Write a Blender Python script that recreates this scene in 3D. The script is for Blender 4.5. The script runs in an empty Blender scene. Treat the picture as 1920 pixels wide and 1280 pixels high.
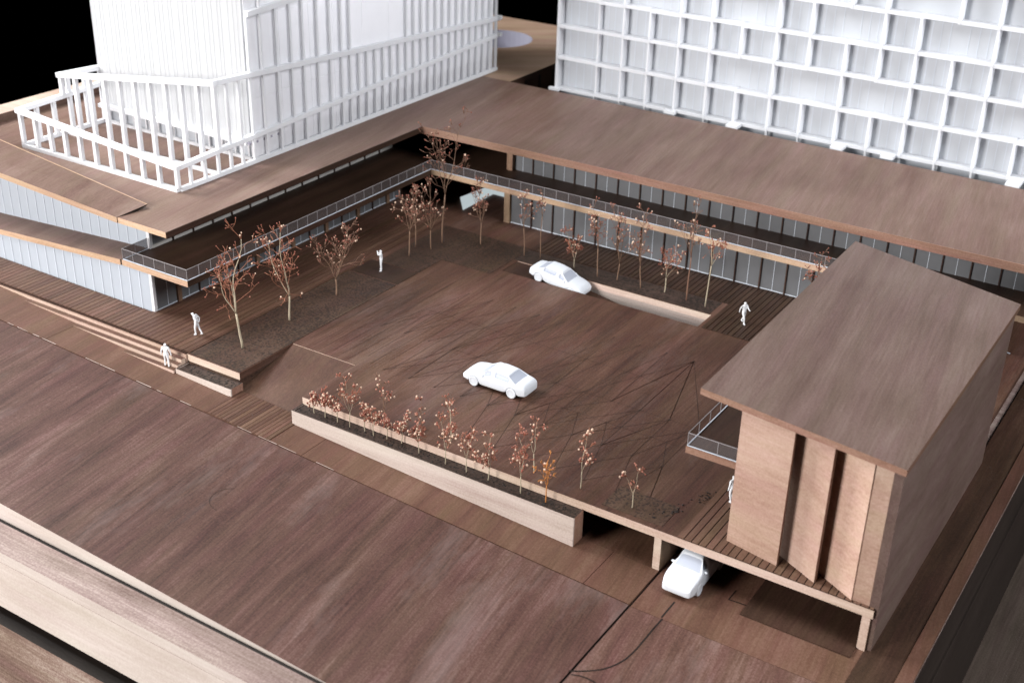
import bpy, bmesh, math, random
from mathutils import Vector, Matrix, noise as mnoise

scene = bpy.context.scene
S = 0.01            # everything below is laid out in centimetres of the scale model

# ------------------------------------------------------------------ camera
# columns: world X, Y, Z axes seen in the camera frame (right, down, forward)
RC = ((0.8409568, 0.54053207, 0.02483447),
      (0.26531199, -0.37190102, -0.88954999),
      (-0.47159433, 0.75466199, -0.45616233))
FPX = 2392.325
CAM = Vector((47.96, -52.09, 40.0))
cam_data = bpy.data.cameras.new('camera')
cam = bpy.data.objects.new('camera', cam_data)
scene.collection.objects.link(cam)
cam_data.sensor_width = 36.0
cam_data.lens = FPX / 1920.0 * 36.0
cam_data.clip_start = 0.02
cam_data.clip_end = 50.0
right = Vector(RC[0]); up = -Vector(RC[1]); back = -Vector(RC[2])
cam.matrix_world = Matrix(((right.x, up.x, back.x, CAM.x * S),
                           (right.y, up.y, back.y, CAM.y * S),
                           (right.z, up.z, back.z, CAM.z * S),
                           (0, 0, 0, 1)))
cam_data.dof.use_dof = True
cam_data.dof.focus_distance = 0.80
cam_data.dof.aperture_fstop = 14.0
scene.camera = cam

# ------------------------------------------------------------------ world and lamps
world = bpy.data.worlds.new('World')
scene.world = world
world.use_nodes = True
world.node_tree.nodes['Background'].inputs[0].default_value = (0, 0, 0, 1)
world.node_tree.nodes['Background'].inputs[1].default_value = 0.0


def area(name, loc, target, size, power, col):
    d = bpy.data.lights.new(name, 'AREA')
    d.shape = 'DISK'
    d.size = size
    d.energy = power
    d.color = col
    o = bpy.data.objects.new(name, d)
    scene.collection.objects.link(o)
    o.location = Vector(loc) * S
    o.rotation_euler = (Vector(target) - Vector(loc)).to_track_quat('-Z', 'Y').to_euler()
    return o


area('key_lamp', (-48, -122, 50), (2, 10, 3), 0.55, 26, (1.0, 0.97, 0.955))
area('left_lamp', (-112, -12, 88), (0, 14, 0), 0.6, 24, (0.97, 0.98, 1.0))
area('top_lamp', (-20, 10, 165), (2, 14, 0), 0.9, 7, (0.95, 0.97, 1.0))
area('side_lamp', (140, 5, 108), (5, 18, 6), 0.9, 23, (0.96, 0.97, 1.0))

vs = scene.view_settings
vs.view_transform = 'Standard'
vs.look = 'None'
vs.exposure = 0.33
vs.gamma = 1.0
vs.use_curve_mapping = False


# ------------------------------------------------------------------ photo pixel -> model position
def ray(u, v):
    a = (u - 960) / FPX
    b = (v - 640) / FPX
    return Vector([RC[0][i] * a + RC[1][i] * b + RC[2][i] for i in range(3)])


def D(u, v, z=0.0):
    d = ray(u, v)
    return CAM + d * ((z - CAM.z) / d.z)


def onX(u, v, x):
    d = ray(u, v)
    return CAM + d * ((x - CAM.x) / d.x)


def onY(u, v, y):
    d = ray(u, v)
    return CAM + d * ((y - CAM.y) / d.y)


# ------------------------------------------------------------------ materials
M = {}


def nodes_of(name):
    m = bpy.data.materials.new(name)
    m.use_nodes = True
    nt = m.node_tree
    nt.nodes.clear()
    out = nt.nodes.new('ShaderNodeOutputMaterial')
    return m, nt, out


def nd(nt, kind, **kw):
    n = nt.nodes.new(kind)
    for k, v in kw.items():
        setattr(n, k, v)
    return n


def wood(name, dark, mid, light, axis='Y', turn=0.0, rough=0.55, streak=1.0, fine=1.0, bump=0.25, speck=0.0, spec=0.3, worn=0.0):
    m, nt, out = nodes_of(name)
    L = nt.links.new
    tc = nd(nt, 'ShaderNodeTexCoord')
    info = nd(nt, 'ShaderNodeObjectInfo')
    off = nd(nt, 'ShaderNodeVectorMath', operation='SCALE')
    comb = nd(nt, 'ShaderNodeCombineXYZ')
    for i in range(3):
        L(info.outputs['Random'], comb.inputs[i])
    L(comb.outputs[0], off.inputs[0])
    off.inputs['Scale'].default_value = 37.0

    def coords(sc):
        mp = nd(nt, 'ShaderNodeMapping')
        mp.vector_type = 'POINT'
        r = nd(nt, 'ShaderNodeMapping')
        r.inputs['Rotation'].default_value = (0, 0, turn)
        L(tc.outputs['Object'], r.inputs['Vector'])
        L(r.outputs[0], mp.inputs['Vector'])
        mp.inputs['Scale'].default_value = [100 * v for v in sc]
        add = nd(nt, 'ShaderNodeVectorMath', operation='ADD')
        L(mp.outputs[0], add.inputs[0])
        L(off.outputs[0], add.inputs[1])
        return add.outputs[0]

    def stretch(al, ac):
        return (al, ac, ac) if axis == 'X' else ((ac, al, ac) if axis == 'Y' else (ac, ac, al))

    def noise(co, det=4.0, ro=0.55, dist=0.0):
        n = nd(nt, 'ShaderNodeTexNoise')
        n.inputs['Scale'].default_value = 1.0
        n.inputs['Detail'].default_value = det
        n.inputs['Roughness'].default_value = ro
        n.inputs['Distortion'].default_value = dist
        L(co, n.inputs['Vector'])
        return n.outputs['Fac']

    a = noise(coords(stretch(0.05, 0.75 * streak)), 6, 0.62, 0.35)
    b = noise(coords(stretch(0.30, 7.5 * fine)), 4, 0.7)
    c = noise(coords((0.13, 0.13, 0.13)), 2, 0.5)
    g = noise(coords((9.0, 9.0, 9.0)), 2, 0.6)
    s1 = nd(nt, 'ShaderNodeMath', operation='MULTIPLY_ADD')
    L(a, s1.inputs[0]); s1.inputs[1].default_value = 0.80
    s2 = nd(nt, 'ShaderNodeMath', operation='MULTIPLY_ADD')
    L(b, s2.inputs[0]); s2.inputs[1].default_value = 0.62; s2.inputs[2].default_value = -0.30
    L(s2.outputs[0], s1.inputs[2])
    s3 = nd(nt, 'ShaderNodeMath', operation='MULTIPLY_ADD')
    L(c, s3.inputs[0]); s3.inputs[1].default_value = 0.5; s3.inputs[2].default_value = -0.2
    s4 = nd(nt, 'ShaderNodeMath', operation='ADD')
    L(s1.outputs[0], s4.inputs[0]); L(s3.outputs[0], s4.inputs[1])
    s5 = nd(nt, 'ShaderNodeMath', operation='MULTIPLY_ADD')
    L(g, s5.inputs[0]); s5.inputs[1].default_value = 0.5; s5.inputs[2].default_value = -0.25
    s6 = nd(nt, 'ShaderNodeMath', operation='ADD')
    L(s4.outputs[0], s6.inputs[0]); L(s5.outputs[0], s6.inputs[1])
    rmp = nd(nt, 'ShaderNodeValToRGB')
    e = rmp.color_ramp.elements
    e[0].position = 0.18; e[0].color = (*dark, 1)
    e[1].position = 0.82; e[1].color = (*light, 1)
    k = e.new(0.5); k.color = (*mid, 1)
    L(s6.outputs[0], rmp.inputs[0])
    col = rmp.outputs[0]
    # slow drift of hue, as stained veneer shows
    h = noise(coords(stretch(0.10, 0.9)), 3, 0.6)
    hs = nd(nt, 'ShaderNodeHueSaturation')
    hm = nd(nt, 'ShaderNodeMath', operation='MULTIPLY_ADD')
    L(h, hm.inputs[0]); hm.inputs[1].default_value = 0.06; hm.inputs[2].default_value = 0.47
    L(hm.outputs[0], hs.inputs['Hue'])
    hs.inputs['Saturation'].default_value = 1.04
    vm = nd(nt, 'ShaderNodeMath', operation='MULTIPLY_ADD')
    L(info.outputs['Random'], vm.inputs[0]); vm.inputs[1].default_value = 0.22; vm.inputs[2].default_value = 0.89
    L(vm.outputs[0], hs.inputs['Value'])
    L(col, hs.inputs['Color'])
    col = hs.outputs[0]
    if worn > 0:
        w1 = noise(coords(stretch(0.06, 0.22)), 4, 0.6, 0.3)
        w2 = noise(coords(stretch(0.8, 3.0)), 3, 0.6)
        wa = nd(nt, 'ShaderNodeMath', operation='MULTIPLY_ADD')
        L(w2, wa.inputs[0]); wa.inputs[1].default_value = 0.25; L(w1, wa.inputs[2])
        wr = nd(nt, 'ShaderNodeMapRange')
        wr.inputs[1].default_value = 0.66; wr.inputs[2].default_value = 0.90
        wr.inputs[3].default_value = 0.0; wr.inputs[4].default_value = worn
        L(wa.outputs[0], wr.inputs[0])
        wx_ = nd(nt, 'ShaderNodeMix', data_type='RGBA')
        L(wr.outputs[0], wx_.inputs['Factor']); L(col, wx_.inputs[6])
        wx_.inputs[7].default_value = (0.30, 0.235, 0.22, 1)
        col = wx_.outputs[2]
    if speck > 0:
        vo = nd(nt, 'ShaderNodeTexNoise')
        vo.inputs['Scale'].default_value = 1.0
        vo.inputs['Detail'].default_value = 3.0
        L(coords((6.5, 6.5, 6.5)), vo.inputs['Vector'])
        big = noise(coords((0.35, 0.35, 0.35)), 2)
        sm = nd(nt, 'ShaderNodeMath', operation='MULTIPLY_ADD')
        L(big, sm.inputs[0]); sm.inputs[1].default_value = 0.35
        L(vo.outputs['Fac'], sm.inputs[2])
        mr = nd(nt, 'ShaderNodeMapRange')
        mr.inputs[1].default_value = 0.66; mr.inputs[2].default_value = 0.76
        mr.inputs[3].default_value = 0.0; mr.inputs[4].default_value = speck
        L(sm.outputs[0], mr.inputs[0])
        mx = nd(nt, 'ShaderNodeMix', data_type='RGBA')
        L(mr.outputs[0], mx.inputs['Factor'])
        L(col, mx.inputs[6])
        mx.inputs[7].default_value = (0.012, 0.008, 0.006, 1)
        col = mx.outputs[2]
    p = nd(nt, 'ShaderNodeBsdfPrincipled')
    L(col, p.inputs['Base Color'])
    p.inputs['Roughness'].default_value = rough
    p.inputs['Specular IOR Level'].default_value = spec
    bp = nd(nt, 'ShaderNodeBump')
    bp.inputs['Strength'].default_value = bump
    bp.inputs['Distance'].default_value = 0.0004
    L(b, bp.inputs['Height'])
    L(bp.outputs[0], p.inputs['Normal'])
    L(p.outputs[0], out.inputs[0])
    M[name] = m
    return m


def plain(name, col, rough=0.5, spec=0.3, var=0.06, trans=0.0, sheen=None):
    """painted / cast / sheet material with a faint mottling; trans = share of diffuse light let through"""
    m, nt, out = nodes_of(name)
    L = nt.links.new
    tc = nd(nt, 'ShaderNodeTexCoord')
    n = nd(nt, 'ShaderNodeTexNoise')
    n.inputs['Scale'].default_value = 90.0
    n.inputs['Detail'].default_value = 5.0
    L(tc.outputs['Object'], n.inputs['Vector'])
    mr = nd(nt, 'ShaderNodeMapRange')
    mr.inputs[3].default_value = 1.0 - var
    mr.inputs[4].default_value = 1.0 + var
    L(n.outputs['Fac'], mr.inputs[0])
    mul = nd(nt, 'ShaderNodeVectorMath', operation='SCALE')
    mul.inputs[0].default_value = col
    L(mr.outputs[0], mul.inputs['Scale'])
    p = nd(nt, 'ShaderNodeBsdfPrincipled')
    L(mul.outputs[0], p.inputs['Base Color'])
    p.inputs['Roughness'].default_value = rough
    p.inputs['Specular IOR Level'].default_value = spec
    last = p.outputs[0]
    if trans > 0:
        t = nd(nt, 'ShaderNodeBsdfTranslucent')
        L(mul.outputs[0], t.inputs['Color'])
        mx = nd(nt, 'ShaderNodeMixShader')
        mx.inputs[0].default_value = trans
        L(last, mx.inputs[1]); L(t.outputs[0], mx.inputs[2])
        last = mx.outputs[0]
    L(last, out.inputs[0])
    M[name] = m
    return m


def clear(name, tint, gloss):
    m, nt, out = nodes_of(name)
    L = nt.links.new
    t = nd(nt, 'ShaderNodeBsdfTransparent')
    t.inputs[0].default_value = (*tint, 1)
    g = nd(nt, 'ShaderNodeBsdfGlossy')
    g.inputs['Roughness'].default_value = 0.12
    fr = nd(nt, 'ShaderNodeFresnel')
    fr.inputs[0].default_value = 1.45
    mm = nd(nt, 'ShaderNodeMath', operation='MULTIPLY')
    L(fr.outputs[0], mm.inputs[0]); mm.inputs[1].default_value = gloss
    mx = nd(nt, 'ShaderNodeMixShader')
    L(mm.outputs[0], mx.inputs[0])
    L(t.outputs[0], mx.inputs[1]); L(g.outputs[0], mx.inputs[2])
    df = nd(nt, 'ShaderNodeBsdfDiffuse'); df.inputs[0].default_value = (0.55, 0.55, 0.58, 1)  # grey diffuse share put in for reflected haze
    m3 = nd(nt, 'ShaderNodeMixShader'); m3.inputs[0].default_value = 0.07
    L(mx.outputs[0], m3.inputs[1]); L(df.outputs[0], m3.inputs[2])
    L(m3.outputs[0], out.inputs[0])
    M[name] = m


wood('walnut_road', (0.0348, 0.0156, 0.0112), (0.0940, 0.0479, 0.0370), (0.1873, 0.1140, 0.0981), 'Y', turn=-0.12, streak=1.1, worn=0.26)
wood('walnut_walk', (0.0528, 0.0258, 0.0164), (0.0915, 0.0473, 0.0312), (0.1408, 0.0826, 0.0593), 'Y', turn=-0.1, streak=0.7)
wood('walnut_plaza', (0.0293, 0.0131, 0.0086), (0.0724, 0.0359, 0.0242), (0.1311, 0.0735, 0.0546), 'Y', streak=0.9, worn=0.14)
wood('walnut_bed', (0.036, 0.019, 0.012), (0.068, 0.039, 0.026), (0.105, 0.066, 0.046), 'Y', speck=0.7)
wood('walnut_roof', (0.0934, 0.0527, 0.0380), (0.1502, 0.0958, 0.0744), (0.2169, 0.1500, 0.1251), 'Y', turn=-0.15, streak=0.8, rough=0.5)
wood('walnut_hall', (0.0859, 0.0546, 0.0445), (0.1298, 0.0880, 0.0744), (0.1813, 0.1320, 0.1147), 'Y', turn=-0.12, streak=0.9, rough=0.45)
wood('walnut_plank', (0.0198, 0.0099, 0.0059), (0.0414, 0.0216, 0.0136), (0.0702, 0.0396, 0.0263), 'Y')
wood('walnut_warm', (0.08, 0.042, 0.026), (0.13, 0.074, 0.05), (0.19, 0.118, 0.084), 'Y')
wood('edge_pale', (0.37, 0.26, 0.2), (0.51, 0.39, 0.32), (0.63, 0.51, 0.44), 'X', fine=1.3, bump=0.15)
wood('edge_oak', (0.3312, 0.2160, 0.1408), (0.4784, 0.3330, 0.2288), (0.5888, 0.4500, 0.3344), 'X', fine=1.2, bump=0.12)
wood('edge_red', (0.172, 0.090, 0.061), (0.262, 0.152, 0.111), (0.353, 0.226, 0.176), 'X', fine=1.2, bump=0.15)
wood('planter_ash', (0.3680, 0.2937, 0.2523), (0.5060, 0.4272, 0.3828), (0.6164, 0.5429, 0.4959), 'X', streak=1.6, fine=1.5, bump=0.15)
wood('panel_wood', (0.3168, 0.1992, 0.1470), (0.4400, 0.3029, 0.2394), (0.5368, 0.3942, 0.3276), 'X', turn=0.25, streak=0.5, bump=0.1)
wood('base_board', (0.1235, 0.0782, 0.0660), (0.2660, 0.1978, 0.1760), (0.4750, 0.3956, 0.3520), 'X', streak=0.9)
wood('base_front', (0.4560, 0.3813, 0.3367), (0.5700, 0.5022, 0.4550), (0.6650, 0.6045, 0.5551), 'X', streak=0.8)
wood('base_low', (0.08, 0.045, 0.035), (0.22, 0.15, 0.12), (0.48, 0.40, 0.34), 'X', streak=0.35)
wood('base_side_shade', (0.012, 0.008, 0.006), (0.022, 0.015, 0.012), (0.035, 0.026, 0.022), 'Y')  # near black: shade of the unlit sides put into the wood colour
wood('table_wood', (0.03, 0.022, 0.017), (0.055, 0.041, 0.033), (0.085, 0.065, 0.054), 'Y')
wood('soil_wood', (0.022, 0.013, 0.010), (0.050, 0.032, 0.025), (0.090, 0.060, 0.046), 'X', speck=0.9)
wood('burnt', (0.006, 0.004, 0.003), (0.012, 0.008, 0.006), (0.020, 0.013, 0.010), 'X')  # burnt lines and edges, also black painted in for shadow
wood('engraving', (0.022, 0.012, 0.008), (0.036, 0.019, 0.013), (0.052, 0.029, 0.021), 'X')
wood('walnut_far', (0.22, 0.14, 0.095), (0.36, 0.245, 0.175), (0.48, 0.35, 0.27), 'Y', turn=0.9, streak=0.8)  # wood colour lightened to make up for the towers' shadow
wood('post_wood', (0.16, 0.095, 0.060), (0.24, 0.155, 0.105), (0.33, 0.23, 0.16), 'Z')
wood('mullion', (0.020, 0.010, 0.008), (0.040, 0.020, 0.014), (0.070, 0.036, 0.026), 'Z')
plain('white_frame', (0.87, 0.88, 0.90), 0.55, 0.25, 0.02, trans=0.28)
plain('white_fin', (0.90, 0.91, 0.93), 0.55, 0.25, 0.02, trans=0.5)
plain('white_sheet', (0.92, 0.92, 0.94), 0.6, 0.15, 0.03, trans=0.5)
plain('white_core', (0.76, 0.77, 0.78), 0.6, 0.15, 0.02, trans=0.5)
plain('grey_sheet', (0.60, 0.63, 0.67), 0.42, 0.35, 0.05, trans=0.18)
plain('frosted', (0.52, 0.57, 0.63), 0.38, 0.45, 0.05, trans=0.25)
plain('frosted_shaded', (0.195, 0.200, 0.210), 0.30, 0.5, 0.12, trans=0.25)  # frosted acrylic again, with the courtyard shade put into its colour
plain('seam_white', (0.66, 0.71, 0.78), 0.5, 0.3, 0.03)
plain('car_white', (0.62, 0.65, 0.69), 0.5, 0.3, 0.02)
plain('car_pane', (0.40, 0.43, 0.50), 0.4, 0.4, 0.02)
plain('car_slit', (0.30, 0.33, 0.40), 0.4, 0.4, 0.02)
plain('figure_white', (0.74, 0.75, 0.77), 0.6, 0.2, 0.02)
plain('rail_line', (0.30, 0.28, 0.285), 0.35, 0.5, 0.05)
plain('sill_light', (0.80, 0.78, 0.74), 0.4, 0.4, 0.03)
plain('stone_grey', (0.33, 0.32, 0.38), 0.7, 0.2, 0.12)
plain('bark_pale', (0.38, 0.325, 0.235), 0.7, 0.2, 0.25)
plain('bark_brown', (0.20, 0.125, 0.085), 0.7, 0.2, 0.25)
plain('twig_red', (0.30, 0.125, 0.075), 0.6, 0.25, 0.3)
plain('twig_brown', (0.20, 0.11, 0.075), 0.6, 0.25, 0.3)
plain('twig_orange', (0.42, 0.17, 0.05), 0.6, 0.25, 0.3)
plain('bud_red', (0.24, 0.075, 0.05), 0.5, 0.3, 0.3)
plain('bud_pink', (0.38, 0.16, 0.115), 0.5, 0.3, 0.2)
plain('bud_cream', (0.60, 0.43, 0.32), 0.5, 0.3, 0.15)
plain('teal_white', (0.82, 0.92, 0.95), 0.5, 0.3, 0.03)
m_, nt_, out_ = nodes_of('shape_glow')
e_ = nd(nt_, 'ShaderNodeEmission'); e_.inputs[0].default_value = (0.82, 0.94, 0.98, 1); e_.inputs[1].default_value = 0.45  # emission added to brighten the angled shape
nt_.links.new(e_.outputs[0], out_.inputs[0]); M['shape_glow'] = m_
clear('rail_glass', (0.90, 0.90, 0.92), 0.75)


# ------------------------------------------------------------------ mesh helpers
class MB:
    def __init__(self):
        self.v = []; self.f = []; self.m = []

    def quad(self, a, b, c, d, m=0):
        i = len(self.v)
        self.v += [Vector(a), Vector(b), Vector(c), Vector(d)]
        self.f.append((i, i + 1, i + 2, i + 3)); self.m.append(m)

    def poly(self, pts, m=0):
        i = len(self.v)
        self.v += [Vector(p) for p in pts]
        self.f.append(tuple(range(i, i + len(pts)))); self.m.append(m)

    def hexa(self, p, m=0, ms=None):
        """p = 4 bottom corners then 4 top corners, both counter-clockwise from above; ms = (bottom, top, s0, s1, s2, s3)"""
        i = len(self.v)
        self.v += [Vector(q) for q in p]
        fs = [(3, 2, 1, 0), (4, 5, 6, 7), (0, 1, 5, 4), (1, 2, 6, 5), (2, 3, 7, 6), (3, 0, 4, 7)]
        for k, f in enumerate(fs):
            self.f.append(tuple(i + j for j in f)); self.m.append(ms[k] if ms else m)

    def box(self, x0, x1, y0, y1, z0, z1, m=0, ms=None):
        self.hexa([(x0, y0, z0), (x1, y0, z0), (x1, y1, z0), (x0, y1, z0),
                   (x0, y0, z1), (x1, y0, z1), (x1, y1, z1), (x0, y1, z1)], m, ms)

    def prism(self, pts, z0, z1, m=0, mside=None, mfront=None):
        """plan polygon (counter-clockwise) between two heights; front = sides facing -Y"""
        n = len(pts)
        if mside is None: mside = m
        if mfront is None: mfront = mside
        i = len(self.v)
        self.v += [Vector((p[0], p[1], z0)) for p in pts] + [Vector((p[0], p[1], z1)) for p in pts]
        self.f.append(tuple(i + k for k in reversed(range(n)))); self.m.append(m)
        self.f.append(tuple(i + n + k for k in range(n))); self.m.append(m)
        for k in range(n):
            j = (k + 1) % n
            self.f.append((i + k, i + j, i + n + j, i + n + k))
            dx = pts[j][0] - pts[k][0]; dy = pts[j][1] - pts[k][1]
            self.m.append(mfront if dx > abs(dy) else mside)

    def bar(self, a, b, w, h, m=0, upv=(0, 0, 1)):
        """rectangular bar from a to b, w across, h along up"""
        a = Vector(a); b = Vector(b); d = (b - a).normalized()
        u = Vector(upv)
        s = d.cross(u)
        if s.length < 1e-6: s = d.cross(Vector((1, 0, 0)))
        s.normalize(); u = s.cross(d).normalized()
        s = s * (w / 2); u = u * (h / 2)
        i = len(self.v)
        for p in (a, b):
            self.v += [p - s - u, p + s - u, p + s + u, p - s + u]
        for f in ((0, 3, 2, 1), (4, 5, 6, 7), (0, 1, 5, 4), (1, 2, 6, 5), (2, 3, 7, 6), (3, 0, 4, 7)):
            self.f.append(tuple(i + j for j in f)); self.m.append(m)

    def tube(self, pts, rad, n=5, m=0):
        i0 = len(self.v)
        prev = None
        for k, p in enumerate(pts):
            d = (pts[min(k + 1, len(pts) - 1)] - pts[max(k - 1, 0)])
            d = d.normalized() if d.length > 1e-9 else Vector((0, 0, 1))
            ref = prev if prev is not None else (Vector((1, 0, 0)) if abs(d.x) < 0.8 else Vector((0, 1, 0)))
            s = (ref - d * ref.dot(d)).normalized(); prev = s
            t = d.cross(s)
            for j in range(n):
                a = 2 * math.pi * j / n
                self.v.append(p + (s * math.cos(a) + t * math.sin(a)) * rad[k])
        for k in range(len(pts) - 1):
            for j in range(n):
                a = i0 + k * n + j; b = i0 + k * n + (j + 1) % n
                self.f.append((a, b, b + n, a + n)); self.m.append(m)
        self.f.append(tuple(i0 + j for j in reversed(range(n)))); self.m.append(m)
        e = i0 + (len(pts) - 1) * n
        self.f.append(tuple(e + j for j in range(n))); self.m.append(m)

    def blob(self, c, r, sc=(1, 1, 1), m=0, rot=None):
        """small 20-sided bud"""
        t = (1 + 5 ** 0.5) / 2
        vs_ = [(-1, t, 0), (1, t, 0), (-1, -t, 0), (1, -t, 0), (0, -1, t), (0, 1, t), (0, -1, -t), (0, 1, -t), (t, 0, -1), (t, 0, 1), (-t, 0, -1), (-t, 0, 1)]
        fs = [(0, 11, 5), (0, 5, 1), (0, 1, 7), (0, 7, 10), (0, 10, 11), (1, 5, 9), (5, 11, 4), (11, 10, 2), (10, 7, 6), (7, 1, 8),
              (3, 9, 4), (3, 4, 2), (3, 2, 6), (3, 6, 8), (3, 8, 9), (4, 9, 5), (2, 4, 11), (6, 2, 10), (8, 6, 7), (9, 8, 1)]
        i = len(self.v)
        for q in vs_:
            w = Vector(q).normalized()
            w = Vector((w.x * sc[0], w.y * sc[1], w.z * sc[2])) * r
            if rot is not None: w = rot @ w
            self.v.append(Vector(c) + w)
        for f in fs:
            self.f.append(tuple(i + j for j in f)); self.m.append(m)

    def mesh(self, name, mats, base=(0, 0, 0)):
        b = Vector(base)
        me = bpy.data.meshes.new(name)
        me.from_pydata([((v - b) * S)[:] for v in self.v], [], self.f)
        for mt in (mats if isinstance(mats, (list, tuple)) else [mats]):
            me.materials.append(M[mt])
        me.polygons.foreach_set('material_index', self.m)
        me.update()
        return me

    def build(self, name, mats, parent=None, base=None, smooth=False):
        if base is None:
            base = parent['_b'] if (parent is not None and '_b' in parent) else (0, 0, 0)
        me = self.mesh(name, mats, base)
        if smooth:
            me.polygons.foreach_set('use_smooth', [True] * len(me.polygons))
        return link(name, me, parent, base)


def link(name, me, parent=None, base=(0, 0, 0)):
    o = bpy.data.objects.new(name, me)
    scene.collection.objects.link(o)
    o.parent = parent
    if parent is None:
        o.location = Vector(base) * S
    o['_b'] = tuple(base)
    return o


def tag(o, label, cat, group=None, kind=None):
    o['label'] = label; o['category'] = cat
    if group: o['group'] = group
    if kind: o['kind'] = kind
    return o


def struct(o, label, cat):
    return tag(o, label, cat, kind='structure')


def empty(name, base):
    o = bpy.data.objects.new(name, None)
    o.empty_display_size = 0.005
    scene.collection.objects.link(o)
    o.location = Vector(base) * S
    o['_b'] = tuple(base)
    return o


def place(name, me, parent, at, base):
    """shared mesh modelled about its own origin, put at model position `at` under parent whose base is `base`"""
    o = bpy.data.objects.new(name, me)
    scene.collection.objects.link(o)
    o.parent = parent
    o.location = (Vector(at) - Vector(base)) * S
    return o


# ------------------------------------------------------------------ street: z falls to the right
def zs(x):
    return -1.457 - 0.0454 * x


XR = 25.23          # where the falling street meets the level plate
ZL = -2.60          # level plate

# table and display base
mb = MB(); mb.box(-58, 160, -80, 88, -17.6, -15.6)
struct(mb.build('tabletop', 'table_wood'), 'dark brown wooden tabletop beneath the display base', 'table')
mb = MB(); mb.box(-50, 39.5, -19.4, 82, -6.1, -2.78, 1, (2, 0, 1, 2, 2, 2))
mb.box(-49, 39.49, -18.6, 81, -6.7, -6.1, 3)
mb.box(-50, 39.5, -20.0, 82, -15.6, -6.7, 4, (2, 3, 4, 2, 2, 2))  # ledge top painted black as the shadow band below the upper board
struct(mb.build('display_base', ['base_board', 'base_front', 'base_side_shade', 'burnt', 'base_low']), 'thick pale wooden display base with a painted black shadow band along its front', 'base')
# front lip of the base, level at z=-2.1
mb = MB(); mb.box(-50, 39.48, -19.38, -17.56, -2.78, -2.1, 0, (2, 0, 1, 2, 2, 2))
struct(mb.build('base_lip', ['base_board', 'base_front', 'base_side_shade']), 'level greyish lilac board along the front of the display base', 'board')
# raised strip along the right edge of the base
mb = MB(); mb.box(38.75, 39.5, -17.3, 80, -2.62, -2.45, 0)
struct(mb.build('base_rim', ['walnut_walk']), 'narrow wooden rim along the right edge of the display base', 'board')
mb = MB(); mb.box(36.73, 38.72, -17.3, 80, -2.62, -2.56, 0)
struct(mb.build('side_strip', ['walnut_plank']), 'dark narrow ground strip beside the tall hall wall', 'ground')

# road (falls to the right), pale front edge
mb = MB()
x0, x1 = -50.0, XR
mb.hexa([(x0, -17.22, -2.75), (x1, -17.22, -2.75), (x1, -3.47, -2.75), (x0, -3.47, -2.75),
         (x0, -17.22, zs(x0)), (x1, -17.22, zs(x1)), (x1, -3.47, zs(x1)), (x0, -3.47, zs(x0))], 0, (0, 0, 1, 2, 0, 0))
mb.box(-50, 36.7, -17.555, -17.23, -2.77, -2.28, 2)
mb.box(XR + 0.005, XR + 0.135, -17.2, 0.0, -2.77, ZL - 0.12, 2)
struct(mb.build('road', ['walnut_road', 'base_front', 'burnt']), 'wide sloping walnut road sheet with long streaked grain', 'road')
mb = MB()
cuts = [-50.0, -20.2, -20.16, 2.75, 2.79, 22.43, 22.47, XR]
for a, b in zip(cuts[0::2], cuts[1::2]):
    mb.hexa([(a, -3.42, -2.7), (b, -3.42, -2.7), (b, 0.0, -2.7), (a, 0.0, -2.7),
             (a, -3.42, zs(a) + 0.03), (b, -3.42, zs(b) + 0.03), (b, 0.0, zs(b) + 0.03), (a, 0.0, zs(a) + 0.03)], 0)
mb.hexa([(20.4, 0.0, -2.9), (XR, 0.0, -2.9), (XR, 20, -2.9), (20.4, 20, -2.9),
         (20.4, 0.0, zs(20.4)), (XR, 0.0, zs(XR)), (XR, 20, zs(XR)), (20.4, 20, zs(20.4))], 0)
rw_ = random.Random(3)
xw = -24.0
while xw < 4:
    ln_ = rw_.uniform(.3, 1.6)
    if rw_.random() < .6:
        mb.quad((xw, -3.428, zs(xw) + .042), (xw + ln_, -3.428, zs(xw + ln_) + .042), (xw + ln_, -3.398 + rw_.uniform(-.01, .02), zs(xw + ln_) + .042), (xw, -3.398, zs(xw) + .042), 1)
    xw += ln_ + rw_.uniform(.05, .6)
struct(mb.build('pavement', ['walnut_walk', 'planter_ash']), 'strip of brown wooden pavement between road and planters', 'pavement')
# level plates right of the joint
mb = MB()
mb.box(XR + 0.14, 36.72, -17.25, -3.56, -2.75, ZL + 0.02)
struct(mb.build('side_road', ['walnut_road']), 'level walnut road plate beyond the dark joint', 'road')
mb = MB()
mb.box(XR + 0.14, 36.72, -3.52, 22.0, -2.75, ZL)
struct(mb.build('side_pavement', ['walnut_walk']), 'level brown plate running under the raised hall', 'pavement')

# engraved lines on the level plates
def engrave(mb, pts, w, z, dz=0.012):
    for a, b in zip(pts[:-1], pts[1:]):
        a = Vector(a); b = Vector(b)
        d = (b - a); d.z = 0
        if d.length < 1e-5: continue
        s = Vector((-d.y, d.x, 0)).normalized() * (w / 2)
        d = d.normalized() * (w * 0.3)
        mb.quad(a - s - d + Vector((0, 0, dz)), b - s + d + Vector((0, 0, dz)), b + s + d + Vector((0, 0, dz)), a + s - d + Vector((0, 0, dz)))


def zp(x, y):      # pixels of one enlarged crop
    return 1080 + x * 0.20833, 1040 + y * 0.20833


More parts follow.
